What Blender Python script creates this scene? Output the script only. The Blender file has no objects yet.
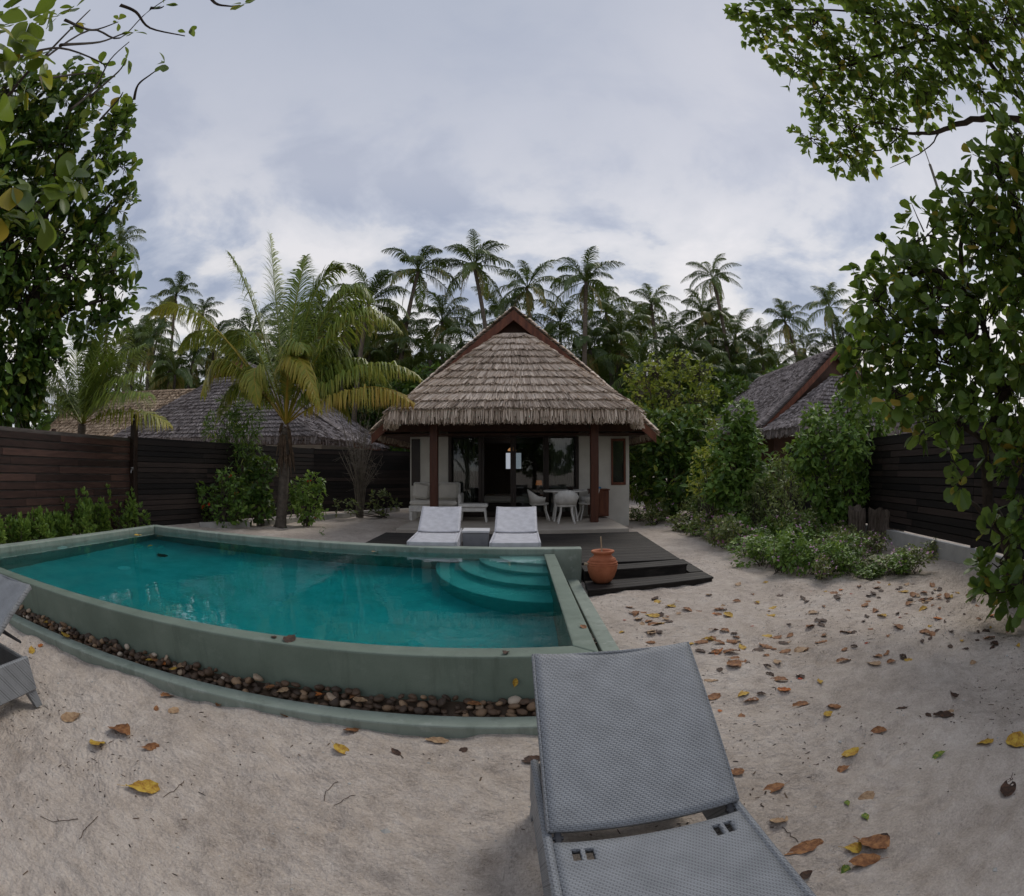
import bpy, math, random
import numpy as np
from mathutils import Vector, Matrix, Euler

rng = np.random.default_rng(7)
random.seed(7)
scene = bpy.context.scene
COL = scene.collection
R = math.radians

# ------------------------------------------------------------------ camera model (wide action-camera lens)
LF, LK, PITCH, ROLL, EYE = 545.0, 0.132, R(2.25), R(-0.2), 1.6

def ray(x, y):
    dx, dy = x - 512, 448 - y
    c, s = math.cos(ROLL), math.sin(ROLL)
    dx, dy = dx * c - dy * s, dx * s + dy * c
    r = max(math.hypot(dx, dy), 1e-9)
    u = r / LF
    t = u * (1 + LK * u * u)
    d = (math.sin(t) * dx / r, math.cos(t), math.sin(t) * dy / r)
    c, s = math.cos(PITCH), math.sin(PITCH)
    return np.array([d[0], d[1] * c - d[2] * s, d[1] * s + d[2] * c])

def at_z(x, y, z=0.0):
    d = ray(x, y)
    return np.array([0, 0, EYE]) + d * (z - EYE) / d[2]

def at_y(x, y, Y):
    d = ray(x, y)
    return np.array([0, 0, EYE]) + d * Y / d[1]

def at_d(x, y, D):
    return np.array([0, 0, EYE]) + ray(x, y) * D

# ------------------------------------------------------------------ object helpers
def link(o):
    COL.objects.link(o)
    return o

def tag(o, label=None, cat=None, group=None, kind=None):
    if label: o['label'] = label
    if cat: o['category'] = cat
    if group: o['group'] = group
    if kind: o['kind'] = kind
    return o

def empty(name, loc, label, cat, rz=0, group=None):
    o = link(bpy.data.objects.new(name, None))
    o.location = loc
    o.rotation_euler = (0, 0, rz)
    o.empty_display_size = 0.1
    return tag(o, label, cat, group)

def children(o):
    return [c for c in bpy.data.objects if c.parent == o]

def copy_tree(o, parent=None):
    c = o.copy()
    COL.objects.link(c)
    if parent: c.parent = parent
    for ch in children(o):
        copy_tree(ch, c)
    return c

def np_mesh(name, V, F, mats, parent=None, var=None, smooth=False, midx=None):
    """V (n,3) array, F list/array of equal-length faces or list of arrays"""
    me = bpy.data.meshes.new(name)
    V = np.asarray(V, np.float32).reshape(-1, 3)
    Fs = F if isinstance(F, list) else [F]
    Fs = [np.asarray(f, np.int32) for f in Fs if len(f)]
    loops = np.concatenate([f.ravel() for f in Fs])
    tot = np.concatenate([np.full(len(f), f.shape[1], np.int32) for f in Fs])
    start = np.concatenate([[0], np.cumsum(tot)[:-1]]).astype(np.int32)
    me.vertices.add(len(V)); me.vertices.foreach_set('co', V.ravel())
    me.loops.add(len(loops)); me.loops.foreach_set('vertex_index', loops)
    me.polygons.add(len(tot)); me.polygons.foreach_set('loop_start', start)
    if midx is not None: me.polygons.foreach_set('material_index', np.asarray(midx, np.int32))
    me.polygons.foreach_set('use_smooth', np.full(len(tot), smooth, bool))
    if var is not None:
        a = me.attributes.new('var', 'FLOAT', 'POINT')
        a.data.foreach_set('value', np.asarray(var, np.float32))
    for m in (mats if isinstance(mats, (list, tuple)) else [mats]): me.materials.append(m)
    me.update(calc_edges=True)
    me.validate()
    o = link(bpy.data.objects.new(name, me))
    if parent: o.parent = parent
    return o

class MB:
    def __init__(s):
        s.v = []; s.f = []; s.var = []
    def add(s, V, F, var=0.5):
        b = len(s.v)
        s.v += [tuple(map(float, p)) for p in V]
        s.f += [tuple(b + i for i in f) for f in F]
        s.var += list(var) if hasattr(var, '__len__') else [var] * len(V)
        return s
    def box(s, x0, x1, y0, y1, z0, z1, var=0.5, M=None, bev=0.0):
        if bev > 0:
            b = bev
            pts = []
            for z, i in ((z0, b), (z0 + b, 0), (z1 - b, 0), (z1, b)):
                xa, xb, ya, yb = x0 + i, x1 - i, y0 + i, y1 - i
                k = b if i == 0 else b * .6
                pts += [(xa + k, ya, z), (xb - k, ya, z), (xb, ya + k, z), (xb, yb - k, z), (xb - k, yb, z), (xa + k, yb, z), (xa, yb - k, z), (xa, ya + k, z)]
            F = [tuple(range(7, -1, -1)), tuple(range(24, 32))]
            for r in range(3):
                for i in range(8):
                    j = (i + 1) % 8
                    F.append((r * 8 + i, r * 8 + j, r * 8 + 8 + j, r * 8 + 8 + i))
        else:
            pts = [(x, y, z) for z in (z0, z1) for x, y in ((x0, y0), (x1, y0), (x1, y1), (x0, y1))]
            F = [(3, 2, 1, 0), (4, 5, 6, 7), (0, 1, 5, 4), (1, 2, 6, 5), (2, 3, 7, 6), (3, 0, 4, 7)]
        if M is not None: pts = [M @ Vector(p) for p in pts]
        return s.add(pts, F, var)
    def prism(s, poly, z0, z1, var=0.5):
        n = len(poly)
        z0 = z0 if hasattr(z0, '__len__') else [z0] * n
        z1 = z1 if hasattr(z1, '__len__') else [z1] * n
        P = [(p[0], p[1], z) for p, z in zip(poly, z0)] + [(p[0], p[1], z) for p, z in zip(poly, z1)]
        F = [tuple(range(n - 1, -1, -1)), tuple(range(n, 2 * n))] + [(i, (i + 1) % n, n + (i + 1) % n, n + i) for i in range(n)]
        return s.add(P, F, var)
    def bar(s, a, b, w, h, up=(0, 0, 1), var=0.5):
        a, b = Vector(a), Vector(b)
        d = (b - a); L = d.length; d.normalize()
        x = d.cross(Vector(up)).normalized(); z = x.cross(d)
        M = Matrix((x, d, z)).transposed().to_4x4(); M.translation = a
        return s.box(-w / 2, w / 2, 0, L, -h / 2, h / 2, var, M)
    def tube(s, pts, rad, n=8, var=0.5, cap=True):
        pts = [Vector(p) for p in pts]
        rad = rad if hasattr(rad, '__len__') else [rad] * len(pts)
        ref = Vector((0.3, 0.2, 1)) if abs((pts[-1] - pts[0]).normalized().z) < .9 else Vector((1, 0.2, 0))
        P = []
        for i, p in enumerate(pts):
            d = (pts[min(i + 1, len(pts) - 1)] - pts[max(i - 1, 0)]).normalized()
            x = d.cross(ref).normalized(); y = d.cross(x)
            for k in range(n):
                a = 2 * math.pi * k / n
                P.append(p + (x * math.cos(a) + y * math.sin(a)) * rad[i])
        F = []
        for i in range(len(pts) - 1):
            for k in range(n):
                j = (k + 1) % n
                F.append((i * n + k, i * n + j, i * n + n + j, i * n + n + k))
        if cap:
            F.append(tuple(range(n - 1, -1, -1))); F.append(tuple(range(len(P) - n, len(P))))
        return s.add(P, F, var)
    def lathe(s, prof, n=24, c=(0, 0, 0), var=0.5):
        P = []
        for r, z in prof:
            for k in range(n):
                a = 2 * math.pi * k / n
                P.append((c[0] + r * math.cos(a), c[1] + r * math.sin(a), c[2] + z))
        F = []
        for i in range(len(prof) - 1):
            for k in range(n):
                j = (k + 1) % n
                F.append((i * n + k, i * n + j, i * n + n + j, i * n + n + k))
        F.append(tuple(range(n - 1, -1, -1))); F.append(tuple(range(len(P) - n, len(P))))
        return s.add(P, F, var)
    def build(s, name, mat, parent=None, smooth=False):
        me = bpy.data.meshes.new(name)
        me.from_pydata(s.v, [], s.f)
        a = me.attributes.new('var', 'FLOAT', 'POINT')
        a.data.foreach_set('value', np.asarray(s.var, np.float32))
        me.materials.append(mat)
        if smooth:
            me.polygons.foreach_set('use_smooth', [len(p.vertices) == 4 for p in me.polygons])
        me.update()
        o = link(bpy.data.objects.new(name, me))
        if parent: o.parent = parent
        return o

# ------------------------------------------------------------------ materials
def mat_new(name):
    m = bpy.data.materials.new(name); m.use_nodes = True
    nt = m.node_tree; nt.nodes.clear()
    out = nt.nodes.new('ShaderNodeOutputMaterial')
    b = nt.nodes.new('ShaderNodeBsdfPrincipled')
    nt.links.new(b.outputs[0], out.inputs[0])
    return m, nt, b, out

def N(nt, typ, **kw):
    n = nt.nodes.new(typ)
    for k, v in kw.items():
        if k in n.inputs: n.inputs[k].default_value = v
        else: setattr(n, k, v)
    return n

def ramp(nt, stops, fac=None):
    n = nt.nodes.new('ShaderNodeValToRGB')
    cr = n.color_ramp
    while len(cr.elements) < len(stops): cr.elements.new(0.5)
    for e, (p, c) in zip(cr.elements, stops):
        e.position = p; e.color = (*c, 1) if len(c) == 3 else c
    if fac is not None: nt.links.new(fac, n.inputs[0])
    return n

def mth(nt, op, a, b=None):
    n = nt.nodes.new('ShaderNodeMath'); n.operation = op
    for i, v in enumerate((a, b)):
        if v is None: continue
        if isinstance(v, (int, float)): n.inputs[i].default_value = v
        else: nt.links.new(v, n.inputs[i])
    return n.outputs[0]

def pm(name, stops, scale=6.0, rough=.7, bump=.2, bscale=40., var=0.0, detail=6., spec=.3, stretch=None, bdist=.01, metal=0.):
    """principled material: noise (plus the mesh's own 'var' attribute) runs through a colour ramp"""
    m, nt, b, out = mat_new(name)
    tc = N(nt, 'ShaderNodeTexCoord')
    co = tc.outputs['Object']
    if stretch:
        mp = N(nt, 'ShaderNodeMapping'); mp.inputs['Scale'].default_value = stretch
        nt.links.new(co, mp.inputs[0]); co = mp.outputs[0]
    no = N(nt, 'ShaderNodeTexNoise', Scale=scale, Detail=detail, Roughness=.6)
    nt.links.new(co, no.inputs['Vector'])
    fac = no.outputs[0]
    if var > 0:
        at = N(nt, 'ShaderNodeAttribute', attribute_name='var')
        fac = mth(nt, 'ADD', mth(nt, 'MULTIPLY', fac, 1 - var), mth(nt, 'MULTIPLY', at.outputs['Fac'], var))
    r = ramp(nt, stops, fac)
    nt.links.new(r.outputs[0], b.inputs['Base Color'])
    b.inputs['Roughness'].default_value = rough
    b.inputs['Specular IOR Level'].default_value = spec
    b.inputs['Metallic'].default_value = metal
    if bump > 0:
        n2 = N(nt, 'ShaderNodeTexNoise', Scale=bscale, Detail=5., Roughness=.65)
        nt.links.new(co, n2.inputs['Vector'])
        bp = N(nt, 'ShaderNodeBump', Strength=bump, Distance=bdist)
        nt.links.new(n2.outputs[0], bp.inputs['Height'])
        nt.links.new(bp.outputs[0], b.inputs['Normal'])
    return m

def leaf_mat(name, stops, trans=.35, rough=.42, tcol=(.25, .35, .04), spec=.35):
    m, nt, b, out = mat_new(name)
    at = N(nt, 'ShaderNodeAttribute', attribute_name='var')
    r = ramp(nt, stops, at.outputs['Fac'])
    nt.links.new(r.outputs[0], b.inputs['Base Color'])
    b.inputs['Roughness'].default_value = rough
    b.inputs['Specular IOR Level'].default_value = spec
    t = N(nt, 'ShaderNodeBsdfTranslucent')
    mx = N(nt, 'ShaderNodeMixRGB', blend_type='MULTIPLY'); mx.inputs[0].default_value = 1
    g = N(nt, 'ShaderNodeMixRGB', blend_type='MIX'); g.inputs[0].default_value = .5
    nt.links.new(r.outputs[0], g.inputs[1]); g.inputs[2].default_value = (*tcol, 1)
    nt.links.new(g.outputs[0], t.inputs[0])
    ms = N(nt, 'ShaderNodeMixShader'); ms.inputs[0].default_value = trans
    nt.links.new(b.outputs[0], ms.inputs[1]); nt.links.new(t.outputs[0], ms.inputs[2])
    nt.links.new(ms.outputs[0], out.inputs[0])
    return m

def weave_mat(name, dark, light, p=.009, a=.022):
    m, nt, b, out = mat_new(name)
    tc = N(nt, 'ShaderNodeTexCoord'); sx = N(nt, 'ShaderNodeSeparateXYZ')
    nt.links.new(tc.outputs['Object'], sx.inputs[0])
    x = sx.outputs[0]
    y = mth(nt, 'ADD', sx.outputs[1], mth(nt, 'MULTIPLY', sx.outputs[2], .83))
    row = mth(nt, 'DIVIDE', y, p)
    xs = mth(nt, 'ADD', mth(nt, 'DIVIDE', x, a), mth(nt, 'MULTIPLY', mth(nt, 'FLOOR', row), .36))
    hx = mth(nt, 'ABSOLUTE', mth(nt, 'SINE', mth(nt, 'MULTIPLY', xs, math.pi)))
    hy = mth(nt, 'ABSOLUTE', mth(nt, 'SINE', mth(nt, 'MULTIPLY', row, math.pi)))
    h = mth(nt, 'POWER', mth(nt, 'MULTIPLY', hx, hy), .55)
    no = N(nt, 'ShaderNodeTexNoise', Scale=9., Detail=6.)
    nt.links.new(tc.outputs['Object'], no.inputs['Vector'])
    r = ramp(nt, [(.0, dark), (.55, light)], h)
    r2 = ramp(nt, [(.3, (.82, .82, .82)), (.7, (1.08, 1.08, 1.08))], no.outputs[0])
    mx = N(nt, 'ShaderNodeMixRGB', blend_type='MULTIPLY'); mx.inputs[0].default_value = 1
    nt.links.new(r.outputs[0], mx.inputs[1]); nt.links.new(r2.outputs[0], mx.inputs[2])
    nt.links.new(mx.outputs[0], b.inputs['Base Color'])
    b.inputs['Roughness'].default_value = .5
    b.inputs['Specular IOR Level'].default_value = .3
    bp = N(nt, 'ShaderNodeBump', Strength=.55, Distance=.004)
    nt.links.new(h, bp.inputs['Height']); nt.links.new(bp.outputs[0], b.inputs['Normal'])
    return m

def glass_mat(name, tint=(.62, .66, .66), glossy=1.0):
    m, nt, b, out = mat_new(name)
    nt.nodes.remove(b)
    fr = N(nt, 'ShaderNodeFresnel', IOR=1.5)
    tr = N(nt, 'ShaderNodeBsdfTransparent'); tr.inputs[0].default_value = (*tint, 1)
    gl = N(nt, 'ShaderNodeBsdfGlossy'); gl.inputs['Roughness'].default_value = .02
    ms = N(nt, 'ShaderNodeMixShader')
    nt.links.new(mth(nt, 'MULTIPLY', fr.outputs[0], 1.25), ms.inputs[0])
    nt.links.new(tr.outputs[0], ms.inputs[1]); nt.links.new(gl.outputs[0], ms.inputs[2])
    nt.links.new(ms.outputs[0], out.inputs[0])
    return m

def glow_mat(name, col, strength):
    m, nt, b, out = mat_new(name)
    b.inputs['Base Color'].default_value = (*[min(c, .8) for c in col], 1)
    b.inputs['Emission Color'].default_value = (*col, 1)
    b.inputs['Emission Strength'].default_value = strength
    return m

def sand_mat():
    m, nt, b, out = mat_new('sand')
    tc = N(nt, 'ShaderNodeTexCoord'); co = tc.outputs['Object']
    n1 = N(nt, 'ShaderNodeTexNoise', Scale=.9, Detail=7., Roughness=.62); nt.links.new(co, n1.inputs['Vector'])
    n2 = N(nt, 'ShaderNodeTexNoise', Scale=70., Detail=5., Roughness=.75); nt.links.new(co, n2.inputs['Vector'])
    n3 = N(nt, 'ShaderNodeTexNoise', Scale=7., Detail=5., Roughness=.65); nt.links.new(co, n3.inputs['Vector'])
    f = mth(nt, 'ADD', mth(nt, 'MULTIPLY', n1.outputs[0], .32), mth(nt, 'ADD', mth(nt, 'MULTIPLY', n2.outputs[0], .40), mth(nt, 'MULTIPLY', n3.outputs[0], .28)))
    r = ramp(nt, [(.36, (.40, .325, .265)), (.5, (.67, .575, .495)), (.62, (.84, .75, .665))], f)
    # sparse dark grains
    vo = N(nt, 'ShaderNodeTexVoronoi', Scale=38.); nt.links.new(co, vo.inputs['Vector'])
    sp = ramp(nt, [(.05, (0, 0, 0)), (.11, (1, 1, 1))], vo.outputs['Distance'])
    sc = N(nt, 'ShaderNodeSeparateColor'); nt.links.new(vo.outputs['Color'], sc.inputs[0])
    sel = mth(nt, 'GREATER_THAN', sc.outputs[0], .86)
    inv = mth(nt, 'MULTIPLY', mth(nt, 'SUBTRACT', 1.0, sp.outputs[0]), sel)
    mx = N(nt, 'ShaderNodeMixRGB', blend_type='MIX'); nt.links.new(mth(nt, 'MULTIPLY', inv, .75), mx.inputs[0])
    nt.links.new(r.outputs[0], mx.inputs[1]); mx.inputs[2].default_value = (.12, .085, .06, 1)
    nt.links.new(mx.outputs[0], b.inputs['Base Color'])
    b.inputs['Roughness'].default_value = .95; b.inputs['Specular IOR Level'].default_value = .1
    # rake and sweep marks in patches + grain
    dn = N(nt, 'ShaderNodeTexNoise', Scale=1.3, Detail=2.); nt.links.new(co, dn.inputs['Vector'])
    ad = N(nt, 'ShaderNodeVectorMath', operation='MULTIPLY_ADD')
    nt.links.new(dn.outputs['Color'], ad.inputs[0]); ad.inputs[1].default_value = (.45, .45, 0); nt.links.new(co, ad.inputs[2])
    wa = N(nt, 'ShaderNodeTexWave', Scale=13., Distortion=.6, Detail=2.); wa.bands_direction = 'DIAGONAL'
    wa.inputs['Detail Scale'].default_value = 2.
    nt.links.new(ad.outputs[0], wa.inputs['Vector'])
    mk = N(nt, 'ShaderNodeTexNoise', Scale=1.1, Detail=2.); nt.links.new(co, mk.inputs['Vector'])
    mr = ramp(nt, [(.53, (0, 0, 0)), (.63, (1, 1, 1))], mk.outputs[0])
    wv = mth(nt, 'MULTIPLY', mth(nt, 'MULTIPLY', wa.outputs[0], mr.outputs[0]), .10)
    n4 = N(nt, 'ShaderNodeTexNoise', Scale=140., Detail=3., Roughness=.7); nt.links.new(co, n4.inputs['Vector'])
    n5 = N(nt, 'ShaderNodeTexNoise', Scale=16., Detail=5., Roughness=.65); nt.links.new(co, n5.inputs['Vector'])
    hh = mth(nt, 'ADD', wv, mth(nt, 'ADD', mth(nt, 'MULTIPLY', n4.outputs[0], .35), mth(nt, 'MULTIPLY', n5.outputs[0], 1.9)))
    bp = N(nt, 'ShaderNodeBump', Strength=.95, Distance=.05)
    nt.links.new(hh, bp.inputs['Height']); nt.links.new(bp.outputs[0], b.inputs['Normal'])
    return m

def water_mat():
    m, nt, b, out = mat_new('pool_water')
    nt.nodes.remove(b)
    g = N(nt, 'ShaderNodeBsdfGlass'); g.inputs['IOR'].default_value = 1.33; g.inputs['Roughness'].default_value = 0.0
    tc = N(nt, 'ShaderNodeTexCoord')
    n = N(nt, 'ShaderNodeTexNoise', Scale=3.2, Detail=3., Roughness=.5); nt.links.new(tc.outputs['Object'], n.inputs['Vector'])
    bp = N(nt, 'ShaderNodeBump', Strength=.055, Distance=.05)
    nt.links.new(n.outputs[0], bp.inputs['Height']); nt.links.new(bp.outputs[0], g.inputs['Normal'])
    nt.links.new(g.outputs[0], out.inputs['Surface'])
    ab = N(nt, 'ShaderNodeVolumeAbsorption')
    ab.inputs['Color'].default_value = (.02, .90, .92, 1); ab.inputs['Density'].default_value = 1.08
    nt.links.new(ab.outputs[0], out.inputs['Volume'])
    return m

M = {}
M['sand'] = sand_mat()
M['water'] = water_mat()
M['plaster'] = pm('pool_plaster', [(.28, (.120, .155, .122)), (.5, (.150, .192, .153)), (.72, (.185, .228, .185))], 2.2, .6, .2, 60., detail=12)
M['plaster_pale'] = pm('pool_plaster_pale', [(.28, (.185, .225, .188)), (.5, (.245, .288, .243)), (.72, (.30, .342, .295))], 2.2, .55, .2, 60., detail=12)
def stain(m, col, scale, stretch, lo, hi, amt):
    nt = m.node_tree; b = next(n for n in nt.nodes if n.type == 'BSDF_PRINCIPLED')
    src = b.inputs['Base Color'].links[0].from_socket
    tc = N(nt, 'ShaderNodeTexCoord'); mp = N(nt, 'ShaderNodeMapping'); mp.inputs['Scale'].default_value = stretch
    nt.links.new(tc.outputs['Object'], mp.inputs[0])
    no = N(nt, 'ShaderNodeTexNoise', Scale=scale, Detail=8., Roughness=.65); nt.links.new(mp.outputs[0], no.inputs['Vector'])
    r = ramp(nt, [(lo, (0, 0, 0)), (hi, (amt, amt, amt))], no.outputs[0])
    mx = N(nt, 'ShaderNodeMixRGB', blend_type='MIX'); nt.links.new(r.outputs[0], mx.inputs[0]); nt.links.new(src, mx.inputs[1]); mx.inputs[2].default_value = (*col, 1)
    nt.links.new(mx.outputs[0], b.inputs['Base Color'])
stain(M['plaster'], (.05, .06, .045), 2.6, (3, 3, .35), .54, .80, .55)
stain(M['plaster'], (.24, .28, .24), 5., (1, 1, 1), .58, .75, .5)
stain(M['plaster_pale'], (.12, .14, .115), 3., (2.5, 2.5, .6), .52, .74, .7)
stain(M['plaster_pale'], (.45, .48, .44), 7., (1, 1, 1), .58, .74, .6)
M['pool_in'] = pm('pool_interior', [(.28, (.20, .36, .34)), (.5, (.27, .46, .44)), (.72, (.34, .53, .51))], 2.2, .6, .1, 60., detail=10)
M['pool_step'] = pm('pool_step_paint', [(.28, (.22, .42, .39)), (.5, (.28, .49, .45)), (.72, (.34, .55, .51))], 2.2, .6, .1, 60., detail=10)
M['wall'] = pm('render_wall', [(.3, (.50, .48, .43)), (.7, (.62, .60, .545))], 2.5, .85, .12, 50.)
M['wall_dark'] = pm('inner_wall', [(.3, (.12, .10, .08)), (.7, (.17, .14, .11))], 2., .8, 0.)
M['redwood'] = pm('red_stained_wood', [(.3, (.075, .024, .013)), (.5, (.130, .042, .021)), (.7, (.19, .065, .032))], 4., .5, .2, 30., stretch=(3, 3, .6))
M['post'] = pm('post_wood', [(.3, (.055, .018, .010)), (.7, (.105, .034, .017))], 3., .4, .2, 30., stretch=(6, 6, .5))
M['darkwood'] = pm('dark_frame_wood', [(.3, (.018, .011, .009)), (.7, (.035, .022, .016))], 4., .4, .1, 30.)
M['soffit'] = pm('soffit_wood', [(.3, (.045, .022, .014)), (.7, (.09, .042, .026))], 4., .6, .2, 30.)
M['thatch'] = pm('brown_thatch', [(.2, (.26, .20, .155)), (.46, (.58, .475, .385)), (.72, (.78, .665, .555))], 4., .95, .3, 60., var=.6, spec=.05)
M['thatch_grey'] = pm('grey_thatch', [(.22, (.16, .14, .136)), (.5, (.30, .265, .258)), (.75, (.44, .395, .385))], 4., .95, .3, 60., var=.55, spec=.05)
M['thatch_tan'] = pm('tan_palm_tiles', [(.25, (.14, .095, .06)), (.5, (.40, .30, .21)), (.75, (.60, .47, .34))], 4., .95, .3, 60., var=.6, spec=.05)
M['deck'] = pm('charcoal_decking', [(.3, (.011, .009, .008)), (.5, (.021, .0175, .0155)), (.72, (.062, .052, .045))], 3., .6, .25, 25., var=.35, stretch=(1, 9, 4), spec=.22)
M['terrace'] = pm('pale_terrace_stone', [(.3, (.33, .285, .235)), (.7, (.44, .39, .33))], 2., .7, .1, 60.)
M['fence'] = pm('brown_fence_boards', [(.25, (.016, .009, .007)), (.5, (.042, .021, .016)), (.78, (.10, .052, .039))], 2.2, .65, .3, 22., var=.34, stretch=(1, 1, 9))
M['fence_black'] = pm('black_fence_boards', [(.25, (.009, .0075, .007)), (.5, (.019, .0145, .0125)), (.78, (.044, .031, .026))], 2.2, .7, .3, 22., var=.55, stretch=(1, 1, 9))
M['fence_back'] = pm('gap_light_boards', [(.3, (.05, .042, .038)), (.7, (.13, .112, .10))], 3., .9, .2, 30., stretch=(1, 1, 9))  # paler backing boards paint in the light showing through the slat gaps
M['plinth'] = pm('plinth_render', [(.3, (.34, .33, .31)), (.7, (.46, .45, .42))], 3., .85, .15, 40.)
M['weave'] = weave_mat('grey_wicker', (.075, .079, .086), (.272, .285, .302))
M['weave_pale'] = weave_mat('pale_wicker', (.30, .30, .33), (.60, .60, .64))
M['weave_white'] = weave_mat('white_wicker', (.38, .37, .35), (.74, .72, .68))
M['rubber'] = pm('dark_bracket', [(.3, (.03, .03, .033)), (.7, (.05, .05, .055))], 8., .5, 0.)
M['box_grey'] = pm('table_grey', [(.3, (.20, .205, .215)), (.7, (.25, .255, .265))], 8., .6, .1, 80.)
M['top_white'] = pm('table_white', [(.3, (.55, .55, .56)), (.7, (.65, .65, .66))], 8., .5, 0.)
M['cream'] = pm('cream_cushion', [(.3, (.50, .47, .42)), (.7, (.60, .57, .51))], 4., .9, .15, 25.)
M['curtain'] = pm('linen_curtain', [(.3, (.42, .38, .31)), (.7, (.52, .47, .39))], 3., .9, .1, 60.)
M['glass'] = glass_mat('door_glass')
M['terracotta'] = pm('terracotta', [(.3, (.30, .095, .045)), (.5, (.40, .135, .065)), (.75, (.50, .19, .10))], 5., .75, .25, 45.)
M['stick'] = pm('pale_stick', [(.3, (.30, .22, .14)), (.7, (.45, .35, .24))], 9., .7, .1, 60.)
M['bark'] = pm('grey_bark', [(.3, (.05, .042, .034)), (.7, (.13, .11, .09))], 9., .9, .6, 30.)
M['bark_dark'] = pm('dark_bark', [(.3, (.022, .016, .012)), (.7, (.06, .046, .036))], 9., .9, .6, 30.)
M['palm_bark'] = pm('palm_bark', [(.3, (.07, .055, .042)), (.7, (.19, .155, .125))], 3., .9, .7, 12., stretch=(2, 2, 9))
M['stump'] = pm('weathered_stump', [(.3, (.06, .045, .035)), (.7, (.17, .135, .11))], 6., .9, .8, 20., stretch=(5, 5, 1))
M['leaf_dark'] = leaf_mat('leaf_dark', [(0, (.025, .055, .012)), (.5, (.062, .125, .024)), (.88, (.15, .25, .042)), (1, (.27, .30, .05))], .25)
M['leaf_mid'] = leaf_mat('leaf_mid', [(0, (.048, .090, .020)), (.5, (.105, .18, .033)), (.93, (.20, .27, .048)), (1, (.40, .28, .05))], .38)
M['leaf_over'] = leaf_mat('leaf_overhead', [(0, (.048, .09, .018)), (.5, (.10, .17, .030)), (.93, (.19, .26, .045)), (1, (.42, .30, .05))], .48, tcol=(.30, .42, .05))
M['leaf_near'] = leaf_mat('leaf_near', [(0, (.050, .085, .018)), (.5, (.085, .135, .025)), (.9, (.15, .19, .035)), (.97, (.34, .26, .03)), (1, (.40, .22, .04))], .45, .35, (.32, .42, .04))
M['leaf_lime'] = leaf_mat('leaf_lime', [(0, (.11, .155, .026)), (.5, (.25, .31, .042)), (1, (.42, .42, .06))], .32)
M['leaf_bush'] = leaf_mat('leaf_bush', [(0, (.050, .105, .024)), (.5, (.13, .235, .045)), (1, (.27, .39, .08))], .32)
M['leaf_grey'] = leaf_mat('leaf_greygreen', [(0, (.075, .105, .042)), (.5, (.165, .205, .075)), (.9, (.27, .29, .10)), (1, (.3, .28, .09))], .3)
M['palm_leaf'] = leaf_mat('palm_leaf', [(0, (.085, .14, .030)), (.4, (.20, .27, .050)), (.62, (.36, .34, .055)), (.82, (.46, .33, .055)), (1, (.44, .22, .05))], .3, .4, (.3, .36, .04))
M['palm_far'] = leaf_mat('palm_far', [(0, (.024, .045, .014)), (.5, (.056, .092, .025)), (.85, (.115, .155, .036)), (1, (.27, .21, .06))], .22, .4)
M['rachis'] = pm('palm_rachis', [(.3, (.17, .19, .05)), (.7, (.30, .28, .09))], 4., .5, 0.)
M['fibre'] = pm('palm_fibre', [(.3, (.045, .030, .02)), (.7, (.13, .09, .06))], 9., .95, .6, 30.)
M['twig'] = pm('pale_twig', [(.3, (.12, .10, .08)), (.7, (.24, .21, .17))], 9., .9, .2, 40.)
M['petal_red'] = leaf_mat('petal_red', [(0, (.45, .02, .01)), (1, (.6, .05, .02))], .3, tcol=(.6, .05, .02))
M['petal_pink'] = leaf_mat('petal_pink', [(0, (.50, .20, .42)), (.6, (.62, .34, .55)), (.85, (.75, .6, .72)), (1, (.75, .72, .72))], .3, tcol=(.6, .3, .5))
M['petal_yellow'] = leaf_mat('petal_yellow', [(0, (.55, .40, .03)), (1, (.65, .5, .05))], .3, tcol=(.6, .5, .05))
M['lamp'] = glow_mat('warm_lamp', (1., .32, .08), .17)
M['bulb'] = glow_mat('warm_bulb', (1., .5, .2), .25)
M['sky_glow_pane'] = glow_mat('sky_glow_pane', (.82, .88, 1.), .33)  # back window pane glows in place of the bright sky outside
M['blue'] = pm('blue_cloth', [(.3, (.03, .17, .40)), (.7, (.05, .25, .5))], 6., .8, 0.)
M['metal'] = pm('dull_metal', [(.3, (.25, .25, .26)), (.7, (.38, .38, .39))], 9., .4, 0., metal=.6)
M['rope'] = pm('grey_rope', [(.3, (.16, .15, .14)), (.7, (.26, .25, .23))], 30., .9, .3, 90.)
M['light_disc'] = pm('pool_light_glass', [(.3, (.55, .62, .60)), (.7, (.66, .72, .70))], 9., .3, 0.)
M['pebble'] = pm('river_pebble', [(.15, (.045, .034, .027)), (.4, (.13, .080, .050)), (.62, (.34, .22, .13)), (.82, (.47, .38, .29)), (1., (.66, .61, .54))], 14., .55, .2, 60., var=.72)
M['litter'] = pm('twig_litter', [(.3, (.03, .02, .015)), (.7, (.13, .09, .06))], 9., .9, 0., var=.5)

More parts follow.
